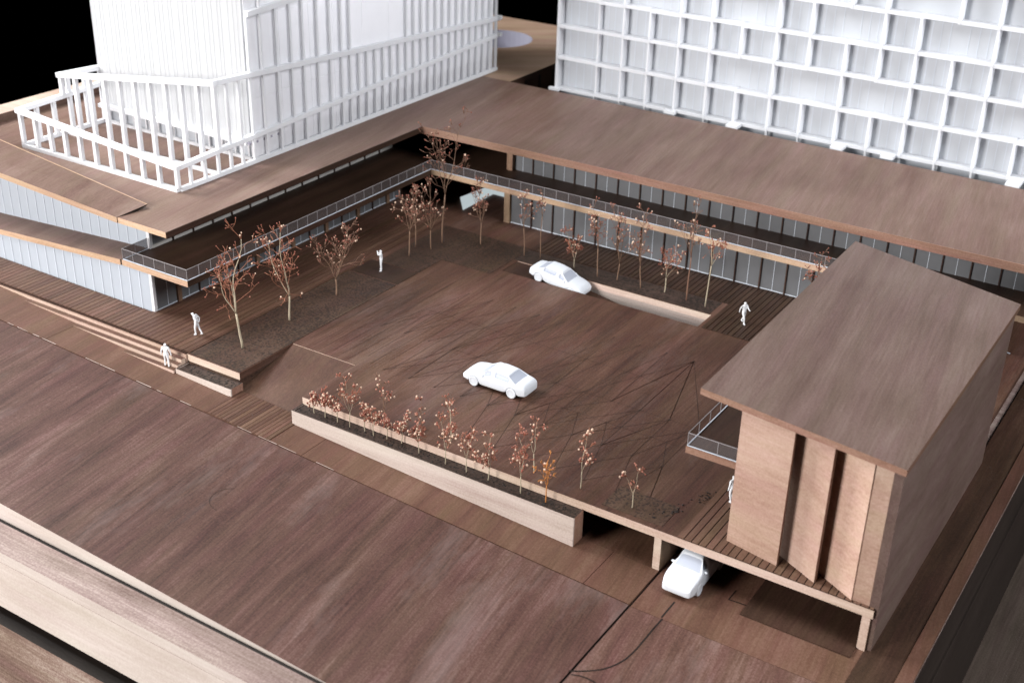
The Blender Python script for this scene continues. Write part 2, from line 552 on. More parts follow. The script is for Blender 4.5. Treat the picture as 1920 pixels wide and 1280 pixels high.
mb = MB()
zt = ZL + 0.02
curve = [D(*zp(x, y), zt) for x, y in ((775, 575), (700, 660), (600, 780), (545, 845), (500, 890), (450, 935), (400, 965), (350, 990), (300, 1010), (230, 1030), (150, 1040), (60, 1045), (0, 1045), (-60, 1042))]
engrave(mb, curve, 0.09, zt)
engrave(mb, [D(*zp(x, y), zt) for x, y in ((-40, 1075), (40, 1088), (100, 1110), (160, 1140), (230, 1190))], 0.08, zt)
struct(mb.build('engraved_curve', ['burnt']), 'burnt curved kerb line engraved on the level road plate', 'line')
mb = MB()
engrave(mb, [D(*zp(885, 425), ZL), D(*zp(770, 560), ZL)], 0.09, ZL)
engrave(mb, [D(*zp(1375, 400), ZL), D(*zp(1440, 320), ZL)], 0.06, ZL)
engrave(mb, [D(*zp(1375, 400), ZL), D(*zp(1650, 495), ZL)], 0.07, ZL)
struct(mb.build('engraved_joint', ['burnt']), 'burnt straight joint lines engraved on the plate under the hall', 'line')
mb = MB(); mb.box(30.4, 36.3, -0.9, 12.0, ZL, ZL + 0.10)
struct(mb.build('parking_mat', ['walnut_plank']), 'dark low plate lying under the hall by the car', 'plate')

# faint turning circle on the road
mb = MB()
c0 = Vector((2.6, -9.3, 0))
pts = []
for k in range(15):
    a = math.radians(120 + k * 11)
    x = c0.x + 1.15 * math.cos(a); y = c0.y + 1.15 * math.sin(a)
    pts.append((x, y, zs(x)))
engrave(mb, pts, 0.035, 0)
struct(mb.build('engraved_arc', ['walnut_plank']), 'faint engraved arc on the sloping road', 'line')

# ribbed crossing in front of the driveway ramp
mb = MB()
n = 0
root = struct(empty('crossing', (-2.6, -1.8, zs(-2.6))), 'ribbed wooden crossing between road and driveway ramp', 'crossing')
for k in range(18):
    x = -5.3 + k * 0.305
    b = MB()
    b.hexa([(x, -3.40, zs(x) - 0.05), (x + 0.268, -3.40, zs(x) - 0.05), (x + 0.268, -0.15, zs(x) - 0.05), (x, -0.15, zs(x) - 0.05),
            (x, -3.40, zs(x) + 0.075), (x + 0.268, -3.40, zs(x + .268) + 0.075), (x + 0.268, -0.15, zs(x + .268) + 0.075), (x, -0.15, zs(x) + 0.075)])
    b.build('rib', 'walnut_walk', root)

# ------------------------------------------------------------------ plaza slab (top z = 0)
def slab(mb, xs, ys, hole, z0, z1, m=0, mf=1, ms=2):
    for i in range(len(xs) - 1):
        for j in range(len(ys) - 1):
            if hole(i, j): continue
            x0, x1, y0, y1 = xs[i], xs[i + 1], ys[j], ys[j + 1]
            mb.quad((x0, y0, z1), (x1, y0, z1), (x1, y1, z1), (x0, y1, z1), m)
            mb.quad((x0, y1, z0), (x1, y1, z0), (x1, y0, z0), (x0, y0, z0), ms)

            def out(a, b): return a < 0 or b < 0 or a >= len(xs) - 1 or b >= len(ys) - 1 or hole(a, b)
            if out(i, j - 1): mb.quad((x0, y0, z0), (x1, y0, z0), (x1, y0, z1), (x0, y0, z1), mf)
            if out(i, j + 1): mb.quad((x1, y1, z0), (x0, y1, z0), (x0, y1, z1), (x1, y1, z1), ms)
            if out(i - 1, j): mb.quad((x0, y1, z0), (x0, y0, z0), (x0, y0, z1), (x0, y1, z1), ms)
            if out(i + 1, j): mb.quad((x1, y0, z0), (x1, y1, z0), (x1, y1, z1), (x1, y0, z1), ms)


XS = [-49.0, -5.35, -0.5, 0.0, 16.08, 36.35, 36.85]
YS = [0.0, 5.2, 23.68, 25.95, 47.6]


def hole(i, j):
    if i in (1, 2) and j == 0: return True          # driveway notch
    if i == 3 and j == 2: return True               # sunken ramp slot
    if i == 2 and j == 2: return True
    if i == 5 and j > 2: return False
    return False


mb = MB()
slab(mb, XS, YS, hole, -0.5, 0.0)
plaza = struct(mb.build('plaza', ['walnut_plaza', 'edge_pale', 'walnut_plaza']), 'brown wooden courtyard deck engraved with a web of fine lines', 'plaza')

# engraved web of lines and drilled dots
random.seed(4)
mb = MB()
A = [(-0.15 + 2.035 * k, 18.72) for k in range(-1, 10)]
B = [(0.9 + 2.035 * k, 14.78) for k in range(-1, 10)]
Cc = [(-0.13 + 2.04 * k, 10.82) for k in range(-1, 12)]
Dn = [(0.9 + 2.04 * k, 8.32) for k in range(-1, 12)]
En = [(1.95 + 2.035 * k, 5.82) for k in range(0, 11)]
Fn = [(0.9 + 2.04 * k, 1.95) for k in range(5, 12)]


def L2(p, q, w=0.030):
    engrave(mb, [(p[0], p[1], 0.0), (q[0], q[1], 0.0)], w, 0, 0.012)


def near(row, x):
    return min(row, key=lambda p: abs(p[0] - x))


for p in Cc:
    for dx in (0.0, 2.03, 4.07):
        if random.random() < 0.8: L2(p, near(A, p[0] + dx))
for p in En:
    for dx in (-1.0, 1.0):
        if p[0] > 9 and random.random() < 0.8: L2(p, near(Dn, p[0] + dx))
    for dx in (0.0, 2.0, 4.05):
        if random.random() < 0.75: L2(p, near(Cc, p[0] + dx))
for p in Fn:
    for dx in (-1.0, 3.0):
        L2(p, near(En, p[0] + dx), 0.028)
for row in (B, Cc[3:], Dn[7:]):
    for p, q in zip(row[:-1], row[1:]):
        L2(p, q, 0.022)
for k in range(12):
    x = -4.9 + k * 0.8
    y0 = 5.5 + random.random() * 1.5
    L2((x, y0), (x + 0.35, y0 + random.uniform(9, 16)), 0.026)
for row in (A, Cc, En, Fn):
    for p in row:
        mb.poly([(p[0] + 0.075 * math.cos(a), p[1] + 0.075 * math.sin(a), 0.018) for a in [k * math.pi / 4 for k in range(8)]])
o = mb.build('engraved_lines', ['engraving'], plaza)
o['kind'] = 'stuff'

# the tree bed along the left side and around the back, one thin inlay each
mb = MB()
mb.box(-9.95, -5.42, 0.12, 16.75, 0.0, 0.03)
mb.box(-9.3, -5.42, 19.6, 22.6, 0.0, 0.03)
mb.box(-9.3, -0.9, 22.63, 28.6, 0.0, 0.03)
struct(mb.build('tree_bed', ['walnut_bed']), 'speckled dark planting bed around the courtyard trees', 'ground')
mb = MB(); mb.box(-9.9, -5.42, 16.9, 19.5, 0.0, 0.025)
struct(mb.build('paving_plate', ['walnut_plank']), 'dark smooth plate under the figure raising its arms', 'plate')
mb = MB(); mb.box(-0.85, 15.9, 26.05, 28.3, 0.0, 0.03)
struct(mb.build('back_bed', ['soil_wood']), 'dark planting strip between sunken ramp and slatted deck', 'ground')
mb = MB(); mb.box(21.3, 25.0, 0.4, 2.6, 0.0, 0.02)
for k in range(46):
    t = random.random()
    x = 24.2 + t * 1.9 + random.uniform(-.35, .35); y = 0.9 + t * 4.0 + random.uniform(-.3, .3)
    mb.blob((x, y, 0.03), random.uniform(0.03, 0.085), (1, 1, 0.4), 1)
struct(mb.build('front_bed', ['walnut_bed', 'burnt']), 'speckled bed patch at the front corner of the plaza', 'ground')

# slatted decks: every board is its own piece
def deck(name, label, x0, x1, yfun, pitch, gap, mat, z=0.0, h=0.07):
    root = struct(empty(name, ((x0 + x1) / 2, yfun((x0 + x1) / 2)[0], z)), label, 'deck')
    u = MB(); ya, yb = yfun(x0)[0], yfun(x0)[1]
    k = 0
    x = x0
    while x < x1 - 0.05:
        y0, y1 = yfun(x)
        b = MB(); b.box(x, min(x + pitch - gap, x1), y0, y1, z + 0.012, z + h)
        b.build('plank', mat, root)
        x += pitch
    u = MB(); u.box(x0, x1, max(yfun(x0)[0], yfun(x1)[0]), min(yfun(x0)[1], yfun(x1)[1]), z, z + 0.02)
    u.build('backing', 'burnt', root)
    return root


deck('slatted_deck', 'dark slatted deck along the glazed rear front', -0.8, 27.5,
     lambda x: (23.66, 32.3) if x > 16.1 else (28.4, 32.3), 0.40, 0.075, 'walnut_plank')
deck('hall_deck', 'warm brown slatted deck under the folding panels', 26.1, 36.8, lambda x: (0.03, 13.0), 0.42, 0.06, 'walnut_warm')
deck('terrace_deck', 'brown boarded terrace in front of the pale glass corner', -46.0, -10.0,
     lambda x: (0.16, 3.0) if x < -16.6 else (0.16, 30.0), 0.46, 0.05, 'walnut_walk')

# driveway ramp
mb = MB()
zr0 = [zs(-5.3) + 0.02, zs(0.0) + 0.02]
mb.hexa([(-5.33, -0.1, -2.7), (-0.01, -0.1, -2.7), (-0.01, 5.2, -2.7), (-5.33, 5.2, -2.7),
         (-5.33, -0.1, zr0[0]), (-0.01, -0.1, zr0[1]), (-0.01, 5.2, -0.03), (-5.33, 5.2, -0.03)], 0)
struct(mb.build('driveway_ramp', ['walnut_walk']), 'short wooden driveway ramp climbing from pavement to plaza', 'ramp')
# retaining wall left of the ramp, under the terrace
mb = MB()
mb.box(-10.0, -5.36, 0.0, 5.2, -2.7, -0.5, 1)
struct(mb.build('ramp_wall', ['planter_ash', 'walnut_bed']), 'dark wedge shaped wall on the left of the driveway ramp', 'wall')

# sunken ramp in the plaza
mb = MB()
for xa, za, xb, zb_ in ((-0.48, -0.03, 2.1, -0.04), (2.1, -0.04, 16.06, -2.5)):
    mb.hexa([(xa, 23.7, -4), (xb, 23.7, -4), (xb, 25.93, -4), (xa, 25.93, -4),
             (xa, 23.7, za), (xb, 23.7, zb_), (xb, 25.93, zb_), (xa, 25.93, za)], 0)
struct(mb.build('sunken_ramp', ['walnut_plank']), 'brown ramp sinking into the slot beside the plaza', 'ramp')
mb = MB()
mb.box(-0.5, 16.08, 25.96, 26.04, -2.6, -0.02, 0)
mb.box(16.09, 16.2, 23.68, 25.95, -2.6, -0.5, 1)
struct(mb.build('slot_wall', ['planter_ash', 'walnut_plank']), 'pale long wall lining the far side of the sunken ramp', 'wall')

# under the plaza: back wall and posts in the undercroft
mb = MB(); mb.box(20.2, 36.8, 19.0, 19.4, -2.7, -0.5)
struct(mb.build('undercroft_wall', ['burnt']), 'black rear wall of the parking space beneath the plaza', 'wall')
mb = MB(); mb.box(24.8, 25.22, 0.02, 9.0, -2.75, -0.5, 0, (0, 0, 1, 0, 0, 0))
tag(mb.build('support_wall', ['post_wood', 'edge_pale'], None, (25, 0, -2.7)), 'wooden fin wall holding up the deck beside the white car', 'wall')
mb = MB(); mb.box(36.32, 36.74, 0.02, 0.9, -2.62, -0.5, 0, (0, 0, 1, 0, 0, 0))
tag(mb.build('corner_post', ['post_wood', 'edge_pale'], None, (36.5, 0, -2.6)), 'short wooden post under the corner of the tall hall', 'post')

# ------------------------------------------------------------------ stairs and planters
root = empty('stairs', (-20, -0.7, -0.6))
tag(root, 'pale wooden steps climbing from the pavement to the terrace', 'stairs')
for k in range(0, 4):
    zt_ = -0.25 * k
    xl = -50.0 if k == 0 else (-(1.457 + zt_ + 0.03) / 0.0454)
    y1 = 0.1 if k == 0 else -0.37 * (k - 1) - 0.14
    y0 = -0.14 if k == 0 else -0.37 * k - 0.14
    b = MB()
    if k == 0:
        b.box(xl, -10.05, y0, y1, -1.35, 0.0, 0, (0, 1, 0, 0, 0, 0))
    else:
        b.box(xl, -10.1 - 0.01 * k, y0, y1 - 0.002, -1.6, zt_, 0, (0, 1, 0, 0, 0, 0))
    b.build('step', ['edge_pale', 'walnut_walk'], root)


def planter(name, label, x0, x1, y0, y1, ztop):
    root = empty(name, ((x0 + x1) / 2, (y0 + y1) / 2, zs((x0 + x1) / 2)))
    tag(root, label, 'planter')
    t = 0.10
    def wall(xa, xb, ya, yb, mats, ms, nm):
        b = MB()
        b.hexa([(xa, ya, zs(xa) - 0.1), (xb, ya, zs(xb) - 0.1), (xb, yb, zs(xb) - 0.1), (xa, yb, zs(xa) - 0.1),
                (xa, ya, ztop), (xb, ya, ztop), (xb, yb, ztop), (xa, yb, ztop)], 0, ms)
        b.build(nm, mats, root)
    wall(x0, x1, y0, y0 + t, ['planter_ash', 'soil_wood'], (0, 1, 0, 0, 0, 0), 'front_board')
    wall(x0, x0 + t, y0 + t + .001, y1, ['planter_ash', 'soil_wood'], (0, 1, 0, 0, 0, 0), 'end_board')
    wall(x1 - t, x1, y0 + t + .001, y1, ['edge_red', 'soil_wood'], (0, 1, 0, 0, 0, 0), 'end_board')
    b = MB(); b.box(x0 + t, x1 - t, y0 + t, y1 - .01, ztop - 0.4, ztop - 0.06)
    rr = random.Random(len(name))
    for k in range(int((x1 - x0) * 9)):
        b.blob((rr.uniform(x0 + .2, x1 - .2), rr.uniform(y0 + .2, y1 - .15), ztop - 0.05), rr.uniform(.03, .07), (1, 1, .5), 1)
    s = b.build('soil', ['soil_wood', 'burnt'], root)
    return root


planter('long_planter', 'long pale wooden planter box in front of the plaza full of twig shrubs', 0.0, 20.4, -1.06, -0.005, -0.46)
planter('short_planter', 'short pale wooden planter box beside the steps without plants', -10.05, -5.12, -1.12, -0.005, -0.62)

# ------------------------------------------------------------------ the L-shaped courtyard building
ZB = 3.4        # balcony level
ZR = 6.6        # roof level
XE = 38.6
base = (-20, 20, 0)
bld = empty('courtyard_building', base)
tag(bld, 'long L shaped brown building with flat roof, balcony and glass fronts', 'building')

# roof plates
mb = MB()
hp = onY(219, 411, 3.04)
roof_pts = [(-45.0, 5.75), (hp.x, 5.75), (hp.x, 3.1), (-14.4, 3.1), (-14.4, 32.4), (XE, 32.4), (XE, 47.4), (-19.0, 48.6), (-45.0, 48.6)]
mb.prism(roof_pts, ZR - 0.42, ZR, 0, 1, 2)
roof = mb.build('roof', ['walnut_roof', 'walnut_plank', 'edge_oak'], bld)
mb = MB()      # darker reddish lip on the rear wing
mb.box(-14.38, XE, 32.34, 32.40 - .002, ZR - 0.60, ZR - 0.005, 0)
mb.build('fascia', ['edge_red'], roof)
mb = MB()
mb.box(-14.46, -14.40 + 0.06, 3.12, 32.33, ZR - 0.46, ZR - 0.006, 0)
mb.build('fascia', ['walnut_plank'], roof)
# raised strip at the far left edge of the roof
mb = MB()
mb.box(-45.0, -42.9, 8.0, 48.4, ZR + 0.002, ZR + 0.75, 0, (0, 0, 1, 1, 0, 0))
mb.build('parapet', ['edge_pale', 'walnut_roof'], roof)
# tilted plate lying on the roof, rising to the left
def plate(hx, x_end, y0, y1, zh, slope, th, tip, name, mats):
    b = MB()
    x0 = x_end
    zl = zh + (hx - x0) * slope
    zt2 = zh + 0.30
    b.hexa([(x0, y0, zl - th), (hx, y0, zh - th), (tip[0], tip[1], zt2 - 0.06), (x0, y1, zl + 0.3 - 0.06),
            (x0, y0, zl), (hx, y0, zh), (tip[0], tip[1], zt2), (x0, y1, zl + 0.3)], 0, (0, 0, 1, 2, 1, 0))
    b.bar((x0, y1 - .02, zl + 0.305), (tip[0] - .02, tip[1] - .02, zt2 + 0.005), 0.05, 0.03, 1)  # pale strip added as the lit highlight of the back edge
    return b.build(name, mats, bld)


hp = onY(219, 411, 3.04)
lp = onY(0, 327, 3.04)
sl = (lp.z - hp.z) / (hp.x - lp.x)
tipz = D(276, 382, ZR + 0.35)
plate(hp.x, -45, 3.04, 7.6, ZR + 0.01, sl, 0.42, (tipz.x, tipz.y), 'roof_ramp', ['walnut_roof', 'edge_oak', 'burnt'])

# balcony slab: left wing and rear wing
mb = MB()
bal = [(-19.2, 3.1), (-12.75, 3.1), (-12.75, 31.35), (XE - 2.2, 31.35), (XE - 2.2, 47), (-44.4, 47), (-44.4, 6.3), (-19.2, 6.3)]
mb.prism(bal, ZB - 0.44, ZB, 0, 1, 2)
slabo = mb.build('balcony', ['walnut_plank', 'walnut_plank', 'edge_oak'], bld)
hp2 = onY(230.6, 490.6, 3.06); lp2 = onY(0, 432.5, 3.06)
sl2 = (lp2.z - hp2.z) / (hp2.x - lp2.x)
b = MB()
zl = ZB - 0.02 + (-19.3 + 44.8) * sl2
b.hexa([(-44.8, 3.06, zl - 0.42), (-19.3, 3.06, ZB - 0.44), (-19.3, 5.62, ZB - 0.44), (-44.8, 5.62, zl - 0.42),
        (-44.8, 3.06, zl), (-19.3, 3.06, ZB - 0.02), (-19.3, 5.62, ZB - 0.02), (-44.8, 5.62, zl)], 0, (0, 0, 1, 2, 0, 0))
b.build('lower_ramp', ['walnut_roof', 'edge_oak', 'burnt'], bld)


def pane_mesh(w, h, t, mat, axis, name='pane'):
    b = MB()
    if axis == 'X': b.box(-w / 2, w / 2, -t / 2, t / 2, 0, h)
    else: b.box(-t / 2, t / 2, -w / 2, w / 2, 0, h)
    return b.mesh(name, mat)


def bar_mesh(w, d, h, mat, name):
    b = MB(); b.box(-w / 2, w / 2, -d / 2, d / 2, 0, h)
    return b.mesh(name, mat)


# rear wing, lower front
P = 2.03
pm = pane_mesh(P - 0.05, ZB - 0.45, 0.06, 'frosted_shaded', 'X')
sm_ = bar_mesh(0.035, 0.03, ZB - 0.45, 'seam_white', 'seam')
mm_ = bar_mesh(0.10, 0.22, ZB - 0.45, 'mullion', 'mullion')
k = 0
x = -3.26 - P / 2 + 0.0
while x < 35.5:
    place('pane', pm, bld, (x, 32.45, 0.0), base)
    place('seam', sm_, bld, (x + 0.02, 32.40, 0.0), base)
    place('mullion', mm_, bld, (x + P / 2, 32.40, 0.0), base)
    x += P
pc = bar_mesh(0.55, 0.5, ZB - 0.45, 'post_wood', 'column')
place('column', pc, bld, (-5.6, 32.45, 0.0), base)
mb = MB(); mb.box(-5.3, 35.6, 32.38, 32.41, 0.02, 0.10); mb.build('sill', ['seam_white'], bld)
# rear wing, upper front
hu = ZR - 0.43 - ZB
pu = pane_mesh(P - 0.05, hu, 0.06, 'frosted_shaded', 'X')
su = bar_mesh(0.035, 0.03, hu, 'seam_white', 'seam')
mu = bar_mesh(0.10, 0.2, hu, 'mullion', 'mullion')
x = 15.11 - P * 10 - P / 2
while x < 36:
    place('pane', pu, bld, (x, 35.63, ZB), base)
    place('seam', su, bld, (x, 35.58, ZB), base)
    place('mullion', mu, bld, (x + P / 2, 35.58, ZB), base)
    x += P
place('column', bar_mesh(0.55, 0.5, hu, 'post_wood', 'column'), bld, (-7.3, 35.4, ZB), base)
# left wing, lower glass facing the courtyard
pl = pane_mesh(P - 0.05, ZB - 0.45, 0.06, 'frosted_shaded', 'Y')
ml = bar_mesh(0.2, 0.10, ZB - 0.45, 'mullion', 'mullion')
cl = bar_mesh(0.36, 0.36, ZB - 0.45, 'post_wood', 'column')
sl3 = bar_mesh(0.03, 0.035, ZB - 0.45, 'seam_white', 'seam')
y = 3.45 + P / 2
k = 0
while y < 31:
    place('pane', pl, bld, (-16.45, y, 0), base)
    place('seam', sl3, bld, (-16.40, y, 0), base)
    place('column' if k % 2 == 0 else 'mullion', cl if k % 2 == 0 else ml, bld, (-16.40, y + P / 2, 0), base)
    y += P; k += 1
mb = MB(); mb.box(-16.41, -16.37, 3.4, 31, 0.05, 0.13); mb.build('sill', ['seam_white'], bld)
# left wing, upper glass with pale sill and ticks
pl2 = pane_mesh(P - 0.05, hu, 0.06, 'frosted_shaded', 'Y')
sill = MB(); sill.box(-0.09, 0.12, -(P - 0.18) / 2, (P - 0.18) / 2, 0, 0.22)
sill = sill.mesh('sill', 'sill_light')
ml2 = bar_mesh(0.34, 0.16, hu, 'mullion', 'mullion')
y = 5.7 + P / 2
while y < 34:
    place('pane', pl2, bld, (-19.15, y, ZB), base)
    place('sill', sill, bld, (-19.02, y, ZB), base)
    place('mullion', ml2, bld, (-19.02, y + P / 2, ZB), base)
    y += P
# street front of the left wing, pale panes (lower: under the lower ramp; upper: under the roof ramp)
x = -16.62
W1 = 0.985
while x > -44.5:
    zt_ = ZB - 0.46 + max(0.0, (-19.3 - x)) * sl2
    b = MB()
    def top(xx): return ZB - 0.455 + max(0.0, (-19.3 - xx)) * sl2
    b.hexa([(x - W1, 3.16, 0), (x, 3.16, 0), (x, 3.22, 0), (x - W1, 3.22, 0),
            (x - W1, 3.16, top(x - W1)), (x, 3.16, top(x)), (x, 3.22, top(x)), (x - W1, 3.22, top(x - W1))])
    b.build('pane', 'frosted', bld)
    b = MB(); b.box(x - W1 - 0.025, x - W1 + 0.025, 3.12, 3.15, 0, top(x - W1)); b.build('seam', 'seam_white', bld)
    x -= W1 + 0.012
b = MB(); b.box(-16.62, -16.36, 3.14, 3.4, 0, ZB - 0.445); b.build('corner_column', 'white_frame', bld)
x = -19.25
while x > -44.5:
    def top3(xx): return ZR - 0.43 + max(0.0, (hp.x - xx)) * sl
    def bot3(xx): return ZB - 0.02 + max(0.0, (-19.3 - xx)) * sl2
    b = MB()
    b.hexa([(x - W1, 5.62, bot3(x - W1)), (x, 5.62, bot3(x)), (x, 5.68, bot3(x)), (x - W1, 5.68, bot3(x - W1)),
            (x - W1, 5.62, top3(x - W1)), (x, 5.62, top3(x)), (x, 5.68, top3(x)), (x - W1, 5.68, top3(x - W1))])
    b.build('pane', 'frosted', bld)
    b = MB(); b.box(x - W1 - 0.025, x - W1 + 0.025, 5.58, 5.61, bot3(x - W1), top3(x - W1)); b.build('seam', 'seam_white', bld)
    x -= W1 + 0.012
b = MB(); b.box(-19.25, -18.95, 5.58, 5.85, ZB, ZR - 0.425); b.build('corner_column', 'white_frame', bld)
# inner walls that close the volumes
mb = MB()
mb.box(-44.9, -44.5, 6, 47, 0, ZR - 0.43)
mb.box(-44.4, 36, 46.4, 46.8, 0, ZR - 0.43)
mb.build('rear_wall', ['walnut_plank'], bld)

# railings: glass infill, thin posts, top rail
def railing(parent, pts, z, h, pitch, name='railing'):
    rb = MB()
    r = None
    g = MB()
    posts = []
    for a, b_ in zip(pts[:-1], pts[1:]):
        a = Vector((a[0], a[1], z)); b_ = Vector((b_[0], b_[1], z))
        rb.bar(a + Vector((0, 0, h)), b_ + Vector((0, 0, h)), 0.034, 0.034)
        rb.bar(a + Vector((0, 0, 0.025)), b_ + Vector((0, 0, 0.025)), 0.05, 0.04, 1)
        n = max(1, round((b_ - a).length / pitch))
        for k in range(n + 1):
            posts.append(a + (b_ - a) * (k / n))
        nrm = Vector((-(b_ - a).y, (b_ - a).x, 0)).normalized() * 0.012
        g.quad(a + nrm, b_ + nrm, b_ + nrm + Vector((0, 0, h)), a + nrm + Vector((0, 0, h)))
    r = rb.build(name, ['rail_line', 'seam_white'], parent)
    g.build('infill', ['rail_glass'], r)
    pb = parent['_b']
    pmesh = bar_mesh(0.028, 0.028, h, 'rail_line', 'post')
    for p in posts:
        o = bpy.data.objects.new('post', pmesh); scene.collection.objects.link(o)
        o.parent = r; o.location = (p - Vector(pb)) * S
    return r


railing(bld, [(-19.1, 5.5), (-19.1, 3.16), (-12.81, 3.16), (-12.81, 31.41), (25.5, 31.41)], ZB, 0.82, 1.135)

# pale angled shape under the rear balcony; its brightness is added as emission
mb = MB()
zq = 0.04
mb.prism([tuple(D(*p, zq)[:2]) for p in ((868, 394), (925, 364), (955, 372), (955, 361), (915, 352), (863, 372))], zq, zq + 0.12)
tag(mb.build('glowing_shape', ['shape_glow'], None, (-11, 36, 0)), 'pale blue angled shape with added glow in the dark passage under the balcony', 'glowing shape')

# ------------------------------------------------------------------ low block behind with a round opening
root = empty('low_block', (-30, 60, 0))
tag(root, 'low brown block with a round roof opening behind the white tower', 'building')
mb = MB()
cx_, cy_, cr = -26.4, 62.0, 3.9
N = 40
ring = [(cx_ + cr * math.cos(2 * math.pi * k / N), cy_ + cr * math.sin(2 * math.pi * k / N)) for k in range(N)]
X0, X1, Y0, Y1 = -45.0, -16.15, 48.75, 71.1
def edge_pt(p):
    dx = p[0] - cx_; dy = p[1] - cy_
    t = min([(X1 - cx_) / dx if dx > 1e-9 else 1e9, (X0 - cx_) / dx if dx < -1e-9 else 1e9,
             (Y1 - cy_) / dy if dy > 1e-9 else 1e9, (Y0 - cy_) / dy if dy < -1e-9 else 1e9])
    return (cx_ + dx * t, cy_ + dy * t)
zt_ = 6.5
corners = [(X1, Y1), (X0, Y1), (X0, Y0), (X1, Y0)]
for k in range(N):
    p, q = ring[k], ring[(k + 1) % N]
    ep, eq = edge_pt(p), edge_pt(q)
    pts = [p, ep]
    for c in corners:
        ang = math.atan2(c[1] - cy_, c[0] - cx_) % (2 * math.pi)
        a0 = 2 * math.pi * k / N; a1 = 2 * math.pi * (k + 1) / N
        if a0 < ang < a1: pts.append(c)
    pts += [eq, q]
    mb.poly([(a[0], a[1], zt_) for a in pts], 0)
mb.build('roof', ['walnut_far'], root)
mb = MB()
for k in range(N):
    p, q = ring[k], ring[(k + 1) % N]
    mb.quad((p[0], p[1], zt_ - 3), (p[0], p[1], zt_), (q[0], q[1], zt_), (q[0], q[1], zt_ - 3))
mb.poly([(p[0], p[1], zt_ - 2.9) for p in ring])
mb.build('oculus', ['stone_grey'], root)
mb = MB()
mb.box(X0, X1, Y0, Y0 + .3, 0, zt_ - .002)
mb.box(X0, X1, Y1 - .3, Y1, 0, zt_ - .002)
mb.box(X1 - .3, X1, Y0 + .3, Y1 - .3, 0, zt_ - .002)
mb.box(X0, X0 + .3, Y0 + .3, Y1 - .3, 0, zt_ - .002)
w_ = mb.build('wall', ['walnut_plank'], root)
for k in range(6):
    b = MB(); b.box(X1 - 0.05, X1 + 0.04, 51.5 + k * 2.6, 51.9 + k * 2.6, 3.6, 6.0); b.build('slot_window', ['burnt'], root)
mb = MB(); mb.box(-49, 38.6, 47.7, 80, -0.6, -0.05)
struct(mb.build('rear_ground', ['walnut_plank']), 'dark brown ground sheet behind the courtyard building', 'ground')

# ------------------------------------------------------------------ white frame tower on the left wing
TX0, TX1, TY1 = -36.4, -19.3, 51.2
base = (-28, 30, ZR)
tw = empty('frame_tower', base)
tag(tw, 'white tower wrapped in stepped lattice frames standing on the flat roof', 'tower')


def ring1(x, y): return 8.45 + (TX1 - x) * 0.065 + (y - 9.1) * 0.038
def ring2(x, y): return 13.75 - (TX1 - x) * 0.1353 - (y - 13.4) * 0.0567
def ring3(x, y): return 18.05 + (TX1 - x) * 0.03 + (y - 17.2) * 0.05


def rail(pts, w, h, name):
    r = MB()
    for a, b_ in zip(pts[:-1], pts[1:]):
        r.bar(a, b_, w, h)
    return r.build(name, ['white_frame'], tw)


yb = [9.1, 10.41, 11.88, 13.27, 14.62, 15.89, 17.2, 18.62, 20.28, 21.88, 23.29, 25.0, 26.5]
y = 27.9
while y < 51.1:
    yb.append(y); y += 1.10
def col(x, y, z0, z1, w=0.30, d=0.30):
    b = MB(); b.box(x - w / 2, x + w / 2, y - d / 2, y + d / 2, z0, z1)
    b.build('column', ['white_frame'], tw)


hh = 0.14
# base ring and first ring
rail([(TX0, 9.1, ZR + 0.15), (TX1, 9.1, ZR + 0.15)], 0.34, 0.30, 'base_rail')
rail([(TX1 - .0, 9.28, ZR + 0.152), (TX1, TY1, ZR + 0.152)], 0.336, 0.30, 'base_rail')
rail([(TX0, 9.28, ZR + 0.152), (TX0, TY1, ZR + 0.152)], 0.336, 0.30, 'base_rail')
rail([(TX0 - .2, 9.1, ring1(TX0, 9.1)), (TX1 + .2, 9.1, ring1(TX1, 9.1))], 0.44, 0.34, 'ring_rail')
rail([(TX1, 9.33, ring1(TX1, 9.33)), (TX1, TY1 + .4, ring1(TX1, TY1))], 0.436, 0.336, 'ring_rail')
rail([(TX0, 9.33, ring1(TX0, 9.33)), (TX0, TY1, ring1(TX0, TY1))], 0.436, 0.336, 'ring_rail')
for x in [-36.25 + 1.68 * k for k in range(10)] + [TX1]:
    if x > TX1 - 0.6 and x != TX1: continue
    col(x, 9.1, ZR + 0.30, ring1(x, 9.1) - hh)
for y in yb[1:]:
    col(TX1, y, ZR + 0.30, ring1(TX1, y) - hh, 0.22, 0.22)
for k in range(1, 26):
    y = 9.1 + 1.66 * k
    col(TX0, y, ZR + 0.30, ring1(TX0, y) - hh)
# second ring, set back
rail([(TX0 - .2, 13.4, ring2(TX0, 13.4)), (TX1 + .2, 13.4, ring2(TX1, 13.4))], 0.46, 0.38, 'ring_rail')
rail([(TX1, 13.64, ring2(TX1, 13.64)), (TX1, TY1 + .4, ring2(TX1, TY1))], 0.456, 0.376, 'ring_rail')
rail([(TX0, 13.64, ring2(TX0, 13.64)), (TX0, TY1, ring2(TX0, TY1))], 0.456, 0.376, 'ring_rail')
rail([(TX0 + .25, 13.4, ZR + .12), (TX1 - .25, 13.4, ZR + .12)], 0.3, 0.24, 'base_rail')
for k in range(11):
    x = TX0 + 0.1 + (TX1 - TX0 - 0.1) * k / 10
    z0 = ZR + 0.24 if 0 < k < 10 else ring1(x, 13.4) + hh + 0.03
    col(x, 13.4, z0, ring2(x, 13.4) - hh - .03, 0.32, 0.32)
for y in yb[3:]:
    if y < 13.9: continue
    col(TX1, y, ring1(TX1, y) + hh + .03, ring2(TX1, y) - hh - .03, 0.22, 0.22)
for k in range(3, 26):
    y = 9.1 + 1.66 * k
    col(TX0, y, ring1(TX0, y) + hh + .03, ring2(TX0, y) - hh - .03)
